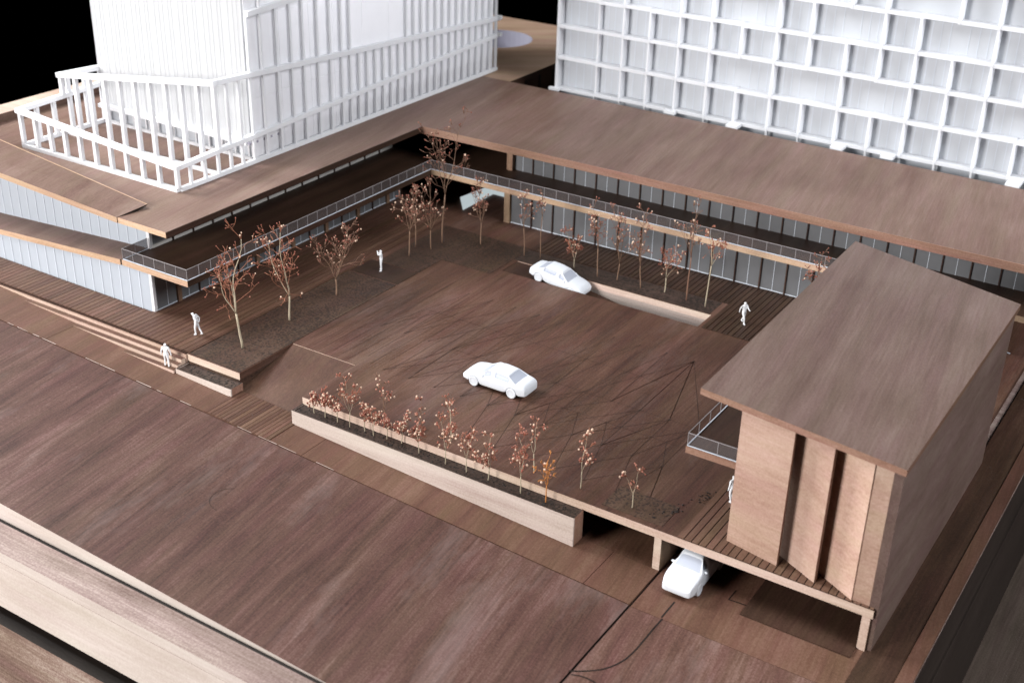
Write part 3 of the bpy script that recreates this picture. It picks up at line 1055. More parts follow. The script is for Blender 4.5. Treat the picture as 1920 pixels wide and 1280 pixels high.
# third ring
TT = 27.0
rail([(TX1, 17.2, ring3(TX1, 17.2)), (TX1, TY1, ring3(TX1, TY1))], 0.46, 0.38, 'ring_rail')
for y in yb[6:]:
    if 30.0 < y < 36.6: continue
    col(TX1, y, ring2(TX1, y) + hh + .05, ring3(TX1, y) - hh - .05, 0.22, 0.22)
    if y < 30 and int(y * 7) % 3 == 0: continue
    col(TX1, y, ring3(TX1, y) + hh + .05, TT, 0.22, 0.22)
# core: ground storey, slab, ribbed front and sheeted side
FY = 17.2
mb = MB(); mb.box(TX0 + .3, TX1 - .75, FY + .5, TY1 - .5, ZR, 8.0); mb.build('ground_storey', ['grey_sheet'], tw)
for k in range(12):
    x = TX0 + 0.6 + k * 1.42
    col(x, FY + 0.3, ZR + 0.2, 8.0, 0.14, 0.14)
    if k % 2: col(x + .35, FY + 0.3, ZR + 0.2, 8.0, 0.1, 0.1)
rail([(TX0 + .2, FY + .25, ZR + .12), (TX1 - .5, FY + .25, ZR + .12)], 0.3, 0.24, 'base_rail')
mb = MB(); mb.box(TX0 + .05, TX1 - .45, FY - .45, TY1 - .3, 8.0, 8.32); mb.build('floor_slab', ['white_frame'], tw)
for k in range(5):
    b = MB(); b.box(TX1 - .44, TX1 - .22, FY - .3 + k * .8, FY - .1 + k * .8, 8.02, 8.2); b.build('bracket', ['stone_grey'], tw)
mb = MB()
mb.box(TX0 + .1, TX1 - .42, FY, FY + .08, 8.32, TT)
mb.box(TX0 + .1, TX0 + .18, FY + .081, TY1 - .35, 8.32, TT)
mb.box(TX0 + .181, TX1 - .42, TY1 - .43, TY1 - .35, 8.32, TT)
mb.build('core', ['white_core'], tw)
mb2 = bar_mesh(0.05, 0.03, TT - 8.32, 'white_core', 'rib')
x = TX0 + .15
k = 0
while x < TX1 - .5:
    place('rib', mb2, tw, (x, FY - 0.015, 8.32), base)
    x += (0.42, 0.6, 0.34, 0.75, 0.5)[k % 5]; k += 1
# large translucent sheets on the right face
ys_ = [17.25, 20.9, 24.4, 27.3, 31.0, 34.6, 38.2, 41.8, 45.4, 50.9]
for a, b_ in zip(ys_[:-1], ys_[1:]):
    for z0, z1 in ((ZR + .3, 11.5), (11.52, 17.6), (17.62, TT)):
        b = MB(); b.box(TX1 - .30, TX1 - .24, a + .02, b_ - .02, z0, z1); b.build('sheet', ['white_sheet'], tw)
# parapet bits and stub ends at the far corner
mb = MB()
mb.box(TX1 - .1, TX1 + .55, TY1 - .25, TY1 + .1, 10.0, 10.3)
mb.box(TX1 - .1, TX1 + .55, TY1 - .25, TY1 + .1, 11.6, 11.95)
mb.build('stub_rail', ['white_frame'], tw)

# ------------------------------------------------------------------ white grid tower behind the rear wing
GY = 49.5
base = (12, 52, -0.05)
gt = empty('grid_tower', base)
tag(gt, 'tall white tower with a deep rectangular grid front behind the rear wing', 'tower')
GX = [-11.45, -7.4, -4.75, -2.15, 0.75, 3.72, 6.53, 9.65, 12.52, 15.62, 18.46, 21.3, 24.17, 27.17, 30.0, 32.9, 35.8, 38.6]
GZ = [6.62, 9.5, 12.42, 15.1, 17.95, 20.8, 23.7]
DEP = 0.9
mb = MB()
mb.box(GX[0], GX[0] + .1, GY + DEP + .09, GY + 8, -0.05, GZ[-1])
mb.box(GX[-1] - .1, GX[-1], GY + DEP + .09, GY + 8, -0.05, GZ[-1])
mb.box(GX[0], GX[-1], GY + 8.001, GY + 8.1, -0.05, GZ[-1])
mb.build('body', ['white_core'], gt)
for i in range(len(GX) - 1):
    n = max(2, round((GX[i + 1] - GX[i]) / 0.75))
    for j in range(-1, len(GZ) - 1):
        z0 = -0.05 if j < 0 else GZ[j]
        z1 = GZ[j + 1]
        b = MB(); b.box(GX[i], GX[i + 1], GY + DEP + .03, GY + DEP + .085, z0 + .02, z1 - .02)
        p_ = b.build('sheet', ['grey_sheet'], gt)
        if j in (0, 1, 2, 3):
            sb = MB()
            for k in range(1, n):
                xx = GX[i] + (GX[i + 1] - GX[i]) * k / n
                sb.box(xx - .022, xx + .022, GY + DEP + .005, GY + DEP + .028, z0 + .05, z1 - .05)
            sb.build('seam', ['seam_white'], p_)
rg = random.Random(11)
missing = {(6, 1), (8, 1), (10, 1), (3, 3), (12, 3), (6, 3), (9, 3), (2, 4), (5, 4), (8, 4), (11, 4), (14, 1)}
for j, z in enumerate(GZ):
    for i in range(len(GX) - 1):
        dz = ((i * 7 + j * 3) % 5 - 2) * 0.02
        b = MB(); b.box(GX[i] + .001, GX[i + 1] - .001, GY - .0, GY + DEP, z - .16 + dz, z + .12 + dz)
        b.build('floor_plate', ['white_fin'], gt)
for i, x in enumerate(GX):
    w = 0.20 if i > 4 else (0.15 if i else 0.22)
    for j in range(len(GZ) - 1):
        if (i, j) in missing: continue
        yo = 0.35 if i == 1 else 0.0
        b = MB(); b.box(x - w / 2, x + w / 2, GY - .04 + yo, GY + DEP - .002, GZ[j] - .17, GZ[j + 1] - .17)
        b.build('fin', ['white_fin'], gt)
    if i:
        b = MB(); b.box(x - w / 2 + .02, x + w / 2 - .02, GY + .05, GY + .4, 2.0, GZ[0] - .172); b.build('stilt', ['white_frame'], gt)
for (u0, v0) in ((1030, 165), (1246, 209), (1362, 236), (1558, 276), (1652, 293), (1886, 347)):
    e = D(u0, v0, GZ[0] - 0.02)
    b = MB(); b.box(e.x - 0.1, e.x + 0.95, e.y, GY - .045, GZ[0] - .2, GZ[0] + .06)
    b.build('tab', ['white_frame'], gt)

# ------------------------------------------------------------------ tall hall on the right
HZ = 8.48
base = (31, 12, 0)
hall = empty('hall', base)
tag(hall, 'tall brown wooden hall with three folding front panels on the plaza edge', 'building')
c = [D(1314, 727, HZ), D(1699, 881, HZ), D(1916, 571, HZ), D(1604, 452, HZ)]
c[1].x = 37.18; c[2].x = 37.18
mb = MB()
mb.prism([tuple(p[:2]) for p in c], HZ - 0.36, HZ, 0, 1, 2)
mb.build('roof', ['walnut_hall', 'walnut_warm', 'edge_red'], hall)
yb_ = c[2].y
mb = MB(); mb.box(36.55, 37.02, 0.16, yb_, -2.6, HZ - 0.365, 0); mb.build('side_wall', ['walnut_hall'], hall)
mb = MB(); mb.box(35.55, 36.54, 0.17, 0.5, 0.0, HZ - 0.37, 0); mb.build('front_wall', ['panel_wood'], hall)


def fin(a, b_, z0, z1, t=0.16):
    a = Vector((a[0], a[1], 0)); b_ = Vector((b_[0], b_[1], 0))
    d = (b_ - a).normalized(); nrm = Vector((-d.y, d.x, 0)) * t
    m_ = MB()
    m_.hexa([(a.x, a.y, z0), (b_.x, b_.y, z0), (b_.x + nrm.x, b_.y + nrm.y, z0), (a.x + nrm.x, a.y + nrm.y, z0),
             (a.x, a.y, z1), (b_.x, b_.y, z1), (b_.x + nrm.x, b_.y + nrm.y, z1), (a.x + nrm.x, a.y + nrm.y, z1)], 0, (0, 0, 0, 1, 0, 1))
    m_.build('folding_panel', ['panel_wood', 'edge_red'], hall)


fin((28.42, 1.17), (31.46, 0.60), 0.07, HZ - 0.362)
fin((31.25, 1.55), (33.58, 0.36), 0.07, HZ - 0.362)
fin((33.45, 1.28), (35.63, 0.10), 0.07, HZ - 0.363)
mb = MB()
mb.box(28.6, 35.5, 2.1, 2.3, 0.07, HZ - 0.37, 0)
mb.box(27.9, 28.1, 5.5, yb_ - .4, 0.07, 2.9, 1)
mb.box(27.9, 28.1, 5.5, yb_ - .4, 3.45, HZ - 0.37, 1)
mb.box(28.11, 36.5, yb_ - .39, yb_ - .1, 0.07, HZ - 0.37, 0)
mb.build('inner_wall', ['walnut_plank', 'mullion'], hall)
mb = MB(); mb.box(24.6, 28.2, 3.5, yb_ - .5, 2.98, 3.4, 0, (0, 0, 1, 0, 0, 0)); mb.build('balcony', ['walnut_plank', 'edge_red'], hall)
railing(hall, [(28.2, 3.56), (24.66, 3.56), (24.66, yb_ - .6)], 3.4, 0.82, 1.5)

# ------------------------------------------------------------------ cars
def subsurf_mesh(name, verts, faces, fm, levels=2, creases=None):
    me = bpy.data.meshes.new(name)
    me.from_pydata(verts, [], faces)
    me.polygons.foreach_set('material_index', fm)
    o = bpy.data.objects.new(name + '_tmp', me)
    scene.collection.objects.link(o)
    md = o.modifiers.new('s', 'SUBSURF'); md.levels = levels; md.render_levels = levels
    dg = bpy.context.evaluated_depsgraph_get()
    ev = o.evaluated_get(dg)
    res = bpy.data.meshes.new_from_object(ev)
    bpy.data.objects.remove(o)
    bpy.data.meshes.remove(me)
    return res


def car_body(kind):
    """returns list of (verts, faces, index) cage in car space: +x forward, z up from ground, model cm"""
    if kind == 'sedan':
        L_, W_, wb = 4.75, 1.86, 2.85
        prof = [(-2.38, .55, .62), (-2.32, .90, .84), (-2.05, 1.00, .88), (-1.72, 1.03, .90), (-1.05, 1.40, .92), (-0.3, 1.50, .92), (0.35, 1.45, .91), (1.10, 1.00, .89), (1.5, .94, .86), (2.0, .85, .79), (2.28, .71, .68), (2.38, .50, .52)]
        front_win = (6, 7); rear_win = (3, 4); cab = (4, 6)
        rw = .63
    else:
        L_, W_, wb = 4.7, 1.92, 2.75
        prof = [(-2.34, .60, .70), (-2.28, 1.02, 1.02), (-2.18, 1.18, 1.05), (-2.0, 1.66, 1.08), (-0.9, 1.76, 1.08), (0.0, 1.75, 1.07), (0.45, 1.69, 1.06), (1.12, 1.14, 1.04), (1.5, 1.08, 1.00), (2.0, 1.0, .92), (2.26, .84, .80), (2.36, .58, .60)]
        front_win = (6, 7); rear_win = (2, 3); cab = (3, 6)
        rw = .70
    arch = .40
    wx = (-wb / 2, wb / 2)
    xs = sorted(set([p[0] for p in prof] + [w + d for w in wx for d in (-.42, -.22, 0.0, .22, .42)] + [0.0, 0.13, .78]))
    # drop profile stations that crowd arch stations
    def interp(x):
        for (x0, a0, b0), (x1, a1, b1) in zip(prof[:-1], prof[1:]):
            if x0 <= x <= x1:
                t = (x - x0) / (x1 - x0); return a0 + (a1 - a0) * t, b0 + (b1 - b0) * t
        return prof[-1][1], prof[-1][2]
    bm = bmesh.new()
    rows = []
    for x in xs:
        zt, zb = interp(x)
        e = max(0.0, abs(x) - 1.55) / (L_ / 2 - 1.55)
        w = W_ / 2 * (1 - 0.17 * e * e)
        zbot = .20 + 0.08 * e
        for c in wx:
            d = abs(x - c)
            if d < arch: zbot = max(zbot, .30 + math.sqrt(arch * arch - d * d) * 0.98)
        cabz = max(0.0, zt - zb - .08)
        wr = w * .90 - cabz * .42
        zm = min(max(.52, zbot + .06), zb - .04)
        half = [(0, zbot), (w * .90, zbot), (w * .985, zbot + .04), (w, zm), (w * .985, zb), (max(wr, .3), zt - .035), (wr * .62, zt + .01), (0, zt + .02)]
        row = []
        for (yy, zz) in half: row.append(bm.verts.new((x, yy, zz)))
        for (yy, zz) in reversed(half[1:-1]): row.append(bm.verts.new((x, -yy, zz)))
        rows.append(row)
    n = len(rows[0])
    win_s = []; win_f = []; win_r = []
    px = [p[0] for p in prof]
    for i in range(len(rows) - 1):
        xm = (xs[i] + xs[i + 1]) / 2
        for j in range(n):
            k = (j + 1) % n
            f = bm.faces.new((rows[i][j], rows[i][k], rows[i + 1][k], rows[i + 1][j]))
            upper = j in (5, 6, 7, 8)
            side = j in (4, 9)
            if px[front_win[0]] < xm < px[front_win[1]] and upper: win_f.append(f)
            elif px[rear_win[0]] < xm < px[rear_win[1]] and upper: win_r.append(f)
            elif px[cab[0]] - (.25 if kind == 'sedan' else 0) < xm < .78 and not 0.0 < xm < .13 and side: win_s.append((f, j, xm))
    bm.faces.new(list(reversed(rows[0]))); bm.faces.new(rows[-1])
    bmesh.ops.recalc_face_normals(bm, faces=bm.faces)
    for f in bm.faces: f.material_index = 0
    groups = [win_f, win_r]
    for j in (4, 9):
        fs = [a for a in win_s if a[1] == j]
        mid = 0.05
        groups.append([a[0] for a in fs if a[2] < mid]); groups.append([a[0] for a in fs if a[2] >= mid])
    idx = 1
    for g in groups:
        if not g: continue
        dp = -0.06 if idx <= 2 else -0.12
        r = bmesh.ops.inset_region(bm, faces=g, thickness=0.045, depth=dp, use_even_offset=True)
        for f in g: f.material_index = idx
        idx += 1
    bm.verts.index_update()
    verts = [v.co.copy() for v in bm.verts]
    faces = [[v.index for v in f.verts] for f in bm.faces]
    fm = [f.material_index for f in bm.faces]
    bm.free()
    return verts, faces, fm, wx, W_


def make_car(name, label, kind, at, yaw, pitch=0.0):
    root = empty(name, at)
    tag(root, label, 'car', 'white model cars')
    root.rotation_euler = (0, pitch, yaw)
    V, F, FM, wx, W_ = car_body(kind)
    me = subsurf_mesh('car', V, F, FM, 2)
    vv = [v.co * S for v in me.vertices]
    parts = {}
    for p in me.polygons:
        parts.setdefault(p.material_index, []).append(list(p.vertices))
    for mi, fl in parts.items():
        used = sorted({i for f in fl for i in f}); rem = {i: k for k, i in enumerate(used)}
        m2 = bpy.data.meshes.new('body' if mi == 0 else 'window')
        m2.from_pydata([vv[i][:] for i in used], [], [[rem[i] for i in f] for f in fl])
        m2.materials.append(M['car_white' if mi == 0 else ('car_pane' if mi <= 2 else 'car_slit')])
        m2.polygons.foreach_set('use_smooth', [True] * len(m2.polygons))
        o = bpy.data.objects.new('body' if mi == 0 else 'window', m2); scene.collection.objects.link(o); o.parent = root
    # wheels
    R = 0.345 if kind == 'sedan' else .37
    def lathe(prof, m_):
        b = MB(); N = 24
        for a in range(N):
            t0 = 2 * math.pi * a / N; t1 = 2 * math.pi * (a + 1) / N
            for (y0, r0), (y1, r1) in zip(prof[:-1], prof[1:]):
                b.quad((r0 * math.cos(t0), y0, r0 * math.sin(t0)), (r0 * math.cos(t1), y0, r0 * math.sin(t1)),
                       (r1 * math.cos(t1), y1, r1 * math.sin(t1)), (r1 * math.cos(t0), y1, r1 * math.sin(t0)))
        return b.mesh(m_, 'car_white')
    tyre = lathe([(-.12, .01), (-.12, R - .03), (-.09, R), (.09, R), (.12, R - .03), (.12, R * .70), (.10, R * .68)], 'tyre')
    rim = lathe([(.095, R * .70), (.105, R * .66), (.105, .002)], 'rim')
    for x in wx:
        for s in (-1, 1):
            w = bpy.data.objects.new('wheel', tyre); scene.collection.objects.link(w); w.parent = root
            w.location = (x * S, s * (W_ / 2 - .10) * S, R * S); w.rotation_euler = (0, 0, 0 if s > 0 else math.pi)
            q = bpy.data.objects.new('rim', rim); scene.collection.objects.link(q); q.parent = w
    # mirrors
    for s in (-1, 1):
        b = MB(); b.blob((0.75 if kind == 'sedan' else .78, s * (W_ / 2 - .01), .95 if kind == 'sedan' else 1.10), .12, (.7, 1, .7)); 
        me_ = b.mesh('mirror', 'car_white'); o = bpy.data.objects.new('mirror', me_); scene.collection.objects.link(o); o.parent = root
    if kind != 'sedan':
        for s in (-1, 1):
            b = MB(); b.tube([Vector((-1.7, s * .60, 1.76)), Vector((-.9, s * .61, 1.85)), Vector((.1, s * .61, 1.82))], [.03, .03, .03], 6)
            me_ = b.mesh('roof_rail', 'car_white'); o = bpy.data.objects.new('roof_rail', me_); scene.collection.objects.link(o); o.parent = root
    return root


a = D(887.5, 723); b = D(958, 746)
mid = (a + b) / 2
make_car('parked_car', 'white saloon car standing alone in the middle of the plaza', 'sedan', (mid.x, mid.y + 0.9, 0.0), math.pi)
make_car('ramp_car', 'white saloon car nosing down the sunken ramp', 'sedan', (4.05, 24.72, -0.36), 0.0, 0.168)
make_car('exit_car', 'white estate car driving out from under the raised deck', 'wagon', (27.0, 0.72, ZL), -math.pi / 2)

# ------------------------------------------------------------------ people (cast white figures)
def figure(label, at, yaw, J, extra=None):
    """J: joint dict in figure space (+x = facing, +y = left, z up)"""
    edges = [('pelvis', 'waist'), ('waist', 'chest'), ('chest', 'neck'), ('neck', 'chin'), ('chin', 'head'), ('head', 'crown'),
             ('chest', 'shl'), ('shl', 'ell'), ('ell', 'wrl'), ('wrl', 'hal'), ('chest', 'shr'), ('shr', 'elr'), ('elr', 'wrr'), ('wrr', 'har'),
             ('pelvis', 'hipl'), ('hipl', 'knl'), ('knl', 'anl'), ('anl', 'tol'), ('pelvis', 'hipr'), ('hipr', 'knr'), ('knr', 'anr'), ('anr', 'tor'),
             ('anl', 'hel'), ('anr', 'her')]
    rad = dict(pelvis=(.165, .125), waist=(.145, .11), chest=(.185, .125), neck=(.062, .062), chin=(.075, .08), head=(.098, .112), crown=(.07, .08),
               shl=(.078, .078), shr=(.078, .078), ell=(.05, .05), elr=(.05, .05), wrl=(.036, .036), wrr=(.036, .036), hal=(.042, .03), har=(.042, .03),
               hipl=(.105, .11), hipr=(.105, .11), knl=(.068, .068), knr=(.068, .068), anl=(.046, .046), anr=(.046, .046), tol=(.045, .035), tor=(.045, .035), hel=(.04, .04), her=(.04, .04))
    for s in 'lr':
        an = Vector(J['an' + s]); to = Vector(J['to' + s])
        d = (an - to); d.z = 0
        d = d.normalized() * .05 if d.length > 1e-6 else Vector((-.05, 0, 0))
        J['he' + s] = tuple(an + d + Vector((0, 0, -.045)))
    names = list(J.keys())
    order = ['pelvis'] + [n_ for n_ in names if n_ != 'pelvis']
    ix = {n_: i for i, n_ in enumerate(order)}
    me = bpy.data.meshes.new('fig')
    me.from_pydata([J[n_] for n_ in order], [(ix[a_], ix[b_]) for a_, b_ in edges], [])
    o = bpy.data.objects.new('fig_tmp', me); scene.collection.objects.link(o)
    md = o.modifiers.new('k', 'SKIN'); md.use_smooth_shade = True
    sv = me.skin_vertices[0].data
    for n_, i in ix.items():
        sv[i].radius = rad[n_]
        sv[i].use_root = (n_ == 'pelvis')
    s2 = o.modifiers.new('s', 'SUBSURF'); s2.levels = 2; s2.render_levels = 2
    dg = bpy.context.evaluated_depsgraph_get()
    res = bpy.data.meshes.new_from_object(o.evaluated_get(dg))
    bpy.data.objects.remove(o)
    zmin = min(v.co.z for v in res.vertices)
    for v in res.vertices: v.co = Vector((v.co.x, v.co.y, v.co.z - zmin)) * S
    # small face: nose and brow pulled out of the head
    res.materials.clear(); res.materials.append(M['figure_white'])
    res.polygons.foreach_set('use_smooth', [True] * len(res.polygons))
    p = bpy.data.objects.new('person', res); scene.collection.objects.link(p)
    p.location = Vector(at) * S; p.rotation_euler = (0, 0, yaw)
    tag(p, label, 'person', 'white model people')
    return p


def stand():
    return dict(pelvis=(0, 0, .95), waist=(0, 0, 1.12), chest=(0, 0, 1.36), neck=(0.01, 0, 1.50), chin=(.025, 0, 1.56), head=(.02, 0, 1.64), crown=(0.0, 0, 1.70),
                shl=(0, .19, 1.42), ell=(-.03, .25, 1.14), wrl=(.03, .26, .90), hal=(.05, .26, .80), shr=(0, -.19, 1.42), elr=(-.03, -.25, 1.14), wrr=(.03, -.26, .90), har=(.05, -.26, .80),
                hipl=(0, .10, .90), knl=(.02, .11, .50), anl=(0, .12, .09), tol=(.15, .13, .05), hipr=(0, -.10, .90), knr=(.02, -.11, .50), anr=(0, -.12, .09), tor=(.15, -.13, .05))


def ang(p0, p1):
    a_ = D(*p0); b_ = D(*p1); return math.atan2(b_.y - a_.y, b_.x - a_.x)


# walking figure on the slatted deck, heading to the right
J = stand()
J.update(ell=(.16, .22, 1.18), wrl=(.36, .17, 1.14), hal=(.45, .15, 1.16), elr=(-.16, -.24, 1.18), wrr=(-.22, -.25, .95), har=(-.20, -.25, .86),
         knl=(-.08, .10, .50), anl=(-.30, .10, .14), tol=(-.17, .11, .05), knr=(.19, -.10, .53), anr=(.22, -.10, .09), tor=(.37, -.10, .06))
figure('white figure striding across the slatted deck with one arm forward', D(1393, 606, 0.075), math.radians(-28), J)
# figure looking down, hands behind the back
J = stand()
J.update(waist=(-.02, 0, 1.12), chest=(.05, 0, 1.36), neck=(.13, 0, 1.49), chin=(.20, 0, 1.51), head=(.22, 0, 1.58), crown=(.24, 0, 1.64),
         shl=(.05, .19, 1.41), shr=(.05, -.19, 1.41), ell=(-.14, .26, 1.18), wrl=(-.17, .08, 1.04), hal=(-.17, -.01, 1.02), elr=(-.14, -.26, 1.18), wrr=(-.17, -.09, 1.00), har=(-.17, .0, .98),
         knr=(-.12, -.10, .50), anr=(-.32, -.11, .10), tor=(-.18, -.12, .05), knl=(.08, .10, .50), anl=(.05, .11, .09), tol=(.20, .11, .05))
figure('white figure with bowed head and hands behind its back on the terrace', D(370, 627, 0.075), math.radians(200), J)
# figure on the steps seen from behind
J = stand()
J.update(ell=(.0, .30, 1.16), wrl=(.04, .33, .92), hal=(.05, .33, .82), elr=(.0, -.30, 1.16), wrr=(.04, -.33, .92), har=(.05, -.33, .82),
         knl=(.10, .12, .52), anl=(.06, .13, .10), tol=(.20, .14, .06), anr=(-.06, -.14, .09), tor=(.09, -.15, .05))
figure('white figure standing on the pale steps with its back turned', (D(320, 683, -0.75).x, -1.05, -0.75), math.radians(118), J)
# figure raising both arms to the face
J = stand()
J.update(ell=(.22, .24, 1.40), wrl=(.24, .10, 1.60), hal=(.22, .04, 1.66), elr=(.24, -.22, 1.36), wrr=(.30, -.10, 1.56), har=(.28, -.03, 1.62),
         anl=(0, .20, .09), tol=(.14, .24, .05), knl=(.02, .15, .50), anr=(0, -.20, .09), tor=(.14, -.24, .05), knr=(.02, -.15, .50), head=(.0, 0, 1.64), crown=(-.03, 0, 1.69))
figure('white figure raising both hands to its face on the dark plate', D(715, 507, 0.03), math.radians(215), J)
# figure half hidden behind the folding panel
J = stand()
J.update(knr=(.10, -.10, .51), anr=(.12, -.11, .09), tor=(.27, -.12, .05), anl=(-.10, .11, .09), tol=(.05, .12, .05))
figure('white figure half hidden behind the first folding panel of the hall', D(1371, 940, 0.08), math.radians(150), J)

# ------------------------------------------------------------------ twig trees and shrubs
def twig_tree(name, label, at, h, seed, spread=0.4, fork=0.32, lean=(0.0, 0.0), budn=1.0, mats=('bark_pale', 'twig_red'), r0=0.10, group=None, cat='tree', tint=None, limbs=3, dens=0.85, pale=0.42, budsize=1.0, wide=1.0):
    rnd = random.Random(seed)
    root = empty(name, at)
    tag(root, label, cat, group)
    at = Vector(at)
    r0 = r0 * .78
    trunk = MB(); crown = MB(); buds = MB()

    def wob(d, a):
        v = Vector((rnd.gauss(0, a), rnd.gauss(0, a), rnd.gauss(0, a)))
        return (d + v).normalized()

    def limb(mb_, p, d, L_, r, rend, seg, bend):
        pts = [p.copy()]; rs = [r]
        q = p.copy(); dd = d.copy()
        for k in range(seg):
            dd = wob(dd, bend); dd = (dd + Vector((0, 0, 0.08))).normalized()
            q = q + dd * (L_ / seg)
            pts.append(q.copy()); rs.append(r + (rend - r) * (k + 1) / seg)
        mb_.tube(pts, rs, 5)
        return pts, dd

    def sprig(p, d, size, n):
        # a few short stalks, some ending in a bud
        for k in range(n):
            dd = wob(d, 0.6); dd.z += 0.12; dd.normalize()
            L_ = size * rnd.uniform(.5, 1.15)
            e = p + dd * L_
            crown.tube([p, p + dd * L_ * .5 + Vector((rnd.gauss(0, .04), rnd.gauss(0, .04), 0)) * size, e], [.024, .019, .014], 4)
            if rnd.random() < 0.72 * budn:
                t = rnd.random()
                m_ = 2 if t < pale * .5 else (1 if t < pale else 0)
                r = (.064 if m_ == 2 else .050) * rnd.uniform(.7, 1.3) * budsize
                buds.blob(e, r, (rnd.uniform(.7, 1.1), rnd.uniform(.7, 1.1), rnd.uniform(.8, 1.4)), m_)

    def side(p, d, L_, r):
        pts, dd = limb(crown, p, d, L_, r, r * .55, 4, .2)
        sprig(pts[-1], dd, twig, rnd.randint(2, 3))
        for i in (2, 3):
            if rnd.random() < .8 * dens:
                e, d2 = limb(crown, pts[i], wob(dd, .55), L_ * rnd.uniform(.3, .5), r * .5, r * .35, 2, .2)
                sprig(e[-1], d2, twig, rnd.randint(1, 3))

    d0 = Vector((lean[0] * .5, lean[1] * .5, 1)).normalized()
    hf = h * fork
    pts, dd = limb(trunk, at - Vector((0, 0, .05)), d0, hf, r0, r0 * .75, 5, .045)
    tip = pts[-1]
    rest = h - hf
    twig = min(.42, .10 + rest * .06)
    a0 = rnd.uniform(0, 6.28)
    for k in range(limbs):
        a = a0 + k * 2 * math.pi / limbs + rnd.uniform(-.5, .5)
        sp = spread * (rnd.uniform(.8, 1.3) if k else .3)
        dv = Vector((math.cos(a) * sp + lean[0], math.sin(a) * sp + lean[1], 1)).normalized()
        Lk = rest * (1.0 if k == 0 else rnd.uniform(.5, .85)) - twig
        rk = r0 * (.62 if k == 0 else .46)
        nseg = 8
        lp_, ld = limb(trunk, tip, dv, Lk, rk, rk * .35, nseg, .10)
        sprig(lp_[-1], ld, twig, 3)
        ph = rnd.uniform(0, 6.28)
        for q in range(1 + (k == 0), nseg + 1):
            if rnd.random() > .88 * dens: continue
            ph += 2.4 + rnd.uniform(-.4, .4)
            t = q / nseg
            axis = (lp_[q] - lp_[q - 1]).normalized()
            sd_ = (axis * .75 + Vector((math.cos(ph), math.sin(ph), .25)) * (.45 + spread)).normalized()
            side(lp_[q], sd_, rest * (.29 - .14 * t) * wide * rnd.uniform(.65, 1.25), rk * (.55 - .2 * t))
    trunk.build('trunk', [mats[0]], root, smooth=True)
    c_ = crown.build('crown', [mats[1]], root, smooth=True)
    if buds.v:
        b_ = buds.build('buds', [tint or 'bud_red', 'bud_pink', 'bud_cream'], c_, base=tuple(at), smooth=True)
        b_['kind'] = 'stuff'
    return root


G1 = 'twig trees around the courtyard'
PB = ('bark_pale', 'twig_red'); BB = ('bark_brown', 'twig_brown')
TREES = [
    # pixel of the foot, height, seed, spread, fork, lean, label, bark
    ((455, 652), 8.6, 5, .46, .30, (0.02, .0), 'tall broad twig tree with pale stem at the terrace corner by the ramp', PB, .115, 3),
    ((543, 600), 7.3, 9, .50, .26, (.04, 0), 'broad twig tree with pale stem second along the speckled bed from the ramp', PB, .10, 3),
    ((631, 553), 6.6, 15, .55, .20, (.14, 0), 'leaning low forked twig tree beside the dark plate', BB, .09, 3),
    ((767, 480), 5.9, 21, .26, .36, (0, 0), 'slender twig tree with cream buds first behind the dark plate', BB, .085, 3),
    ((779, 463), 4.8, 22, .28, .42, (.05, 0), 'thin dark twig tree close behind the slender cream budded tree', BB, .065, 2),
    ((808, 468), 5.6, 27, .34, .30, (0, 0), 'dark red budded twig tree beneath the inner roof corner', BB, .075, 3),
    ((829, 455), 10.4, 31, .15, .40, (-.06, 0), 'tallest slim twig tree reaching above the inner roof corner', BB, .09, 3),
    ((901, 458), 5.4, 36, .36, .34, (-.02, 0), 'crooked twig tree in front of the angled shape with added glow', BB, .075, 3),
    ((983, 480), 5.4, 41, .16, .45, (-.08, 0), 'thin straight twig tree just behind the car on the ramp', BB, .055, 2),
    ((1013, 483), 5.6, 44, .12, .62, (.04, 0), 'very slender bare twig tree with a few twigs behind the ramp car roof', BB, .055, 2),
    ((1076, 502), 3.5, 47, .62, .22, (0, 0), 'short wide forked twig tree near the nose of the ramp car', PB, .065, 3),
    ((1120, 518), 5.8, 52, .22, .40, (-.10, 0), 'narrow red twig tree bending left beside the short forked tree', BB, .07, 3),
    ((1157, 525), 5.9, 57, .20, .24, (0, 0), 'upright twig tree bushy from low down along the sunken ramp', BB, .07, 3),
    ((1201, 540), 6.2, 61, .22, .30, (-.03, 0), 'twig tree with a cut side stub along the sunken ramp', BB, .07, 3),
    ((1246, 548), 4.4, 66, .34, .28, (0.02, 0), 'low dense twig tree with pink buds along the sunken ramp', PB, .07, 3),
    ((1287, 563), 7.4, 71, .18, .45, (-.06, 0), 'tall dark twig tree before the last bays of rear glass', ('twig_brown', 'bark_brown'), .075, 3),
    ((1322, 575), 6.2, 76, .36, .52, (.14, .02), 'leaning pale stemmed twig tree at the end of the sunken ramp', PB, .07, 3),
]
for (p, h, sd, sp, fk, ln, lab, mt, r0, nl) in TREES:
    twig_tree('twig_tree', lab, D(*p, 0.02), h, sd, sp, fk, ln, 1.0, mt, r0, G1, limbs=nl, dens=1.15 if r0 > .085 else .95, wide=1.2 if r0 > .085 else 1.0, pale=.3 if r0 > .085 else .42)
twig_tree('twig_tree', 'twig tree mostly hidden by the hall roof near the rear balcony', (22.6, 28.6, 0.02), 5.6, 83, .22, .5, (0, 0), 1.0, BB, .07, G1)

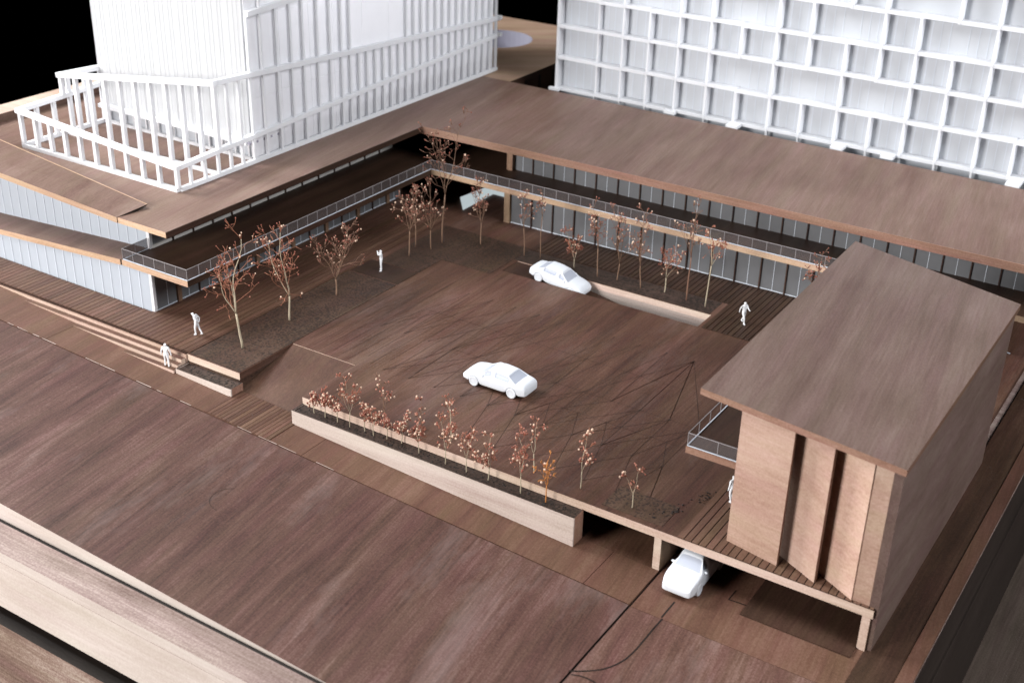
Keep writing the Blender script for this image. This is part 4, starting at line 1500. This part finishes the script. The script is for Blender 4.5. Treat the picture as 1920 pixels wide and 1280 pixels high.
G2 = 'twig shrubs in the long planter'
zsoil = -0.53
s4 = 0.1875
ORD = 'first second third fourth fifth sixth seventh eighth ninth tenth eleventh twelfth thirteenth'.split()
for k, (p, h, sp, sd) in enumerate([((263, 290), 1.5, .35, 101), ((372, 335), 2.1, .22, 102), ((495, 380), 1.9, .7, 103), ((618, 430), 3.6, .3, 104),
                                    ((770, 475), 2.2, .5, 105), ((857, 515), 2.0, .35, 106), ((990, 550), 1.9, .4, 107), ((1145, 590), 1.9, .5, 108),
                                    ((1310, 690), 2.4, .4, 109), ((1575, 800), 3.2, .45, 110), ((1785, 880), 3.1, .45, 111)]):
    q = D(540 + p[0] * s4, 720 + p[1] * s4, zsoil)
    q.y = min(max(q.y, -.85), -.2)
    twig_tree('twig_shrub', ORD[k] + ' reddish twig shrub counted from the ramp end of the long planter', q, h, sd, sp, .32, (0, 0), 1.1, ('bark_pale', 'twig_red'), .045, G2, 'shrub', limbs=3, dens=.92, pale=.5, budsize=1.0)
for k, (p, h, sp, sd) in enumerate((((295, 215), 3.0, .42, 121), ((620, 345), 3.8, .26, 122))):
    q = D(860 + p[0] * s4, 860 + p[1] * s4, zsoil)
    q.y = min(max(q.y, -.85), -.2)
    twig_tree('twig_shrub', ORD[11 + k] + ' reddish twig shrub counted from the ramp end of the long planter', q, h, sd, sp, .3, (0, 0), 1.3, ('bark_pale', 'twig_red'), .05, G2, 'shrub', limbs=3, dens=.95, pale=.5, budsize=1.0)
q = D(860 + 870 * s4, 860 + 435 * s4, zsoil); q.y = min(max(q.y, -.85), -.2)
twig_tree('twig_shrub', 'orange twig shrub at the end of the long planter', q, 3.4, 131, .42, .34, (.05, 0), 0.25, ('twig_orange', 'twig_orange'), .055, None, 'shrub', 'twig_orange')
G3 = 'twig saplings on the plaza edge'
SAP = [((948, 440), 540, 720, 3.6, .45, 141, 'forked twig sapling on the plaza behind the left end of the long planter', BB),
       ((1340, 440), 540, 720, 2.2, .5, 142, 'small dark twig sapling on the plaza in front of the white saloon', BB),
       ((1630, 570), 540, 720, 3.2, .4, 143, 'twig sapling with pale buds on the plaza behind the middle of the planter', PB),
       ((1200, 430), 540, 720, 1.2, .5, 147, 'tiny twig sapling just behind the planter edge board', BB),
       ((755, 130), 860, 860, 3.7, .35, 144, 'upright twig sapling on the plaza behind the orange shrub', PB),
       ((1220, 295), 860, 860, 3.7, .5, 145, 'sparse bent twig sapling on the plaza past the planter end', PB),
       ((1735, 490), 860, 860, 2.7, .5, 146, 'small twig sapling with large pale buds by the front corner bed', PB)]
for p, ox, oy, h, sp, sd, lab, mt in SAP:
    q = D(ox + p[0] * s4, oy + p[1] * s4, 0.0)
    if q.y < 0.12: q.y = 0.12
    twig_tree('twig_sapling', lab, q, h, sd, sp, .34, (0, 0), 1.0, mt, .05, G3, 'sapling', limbs=2, dens=.65, pale=.6, budsize=1.05)

for o in list(bpy.data.objects):
    if '_b' in o: del o['_b']
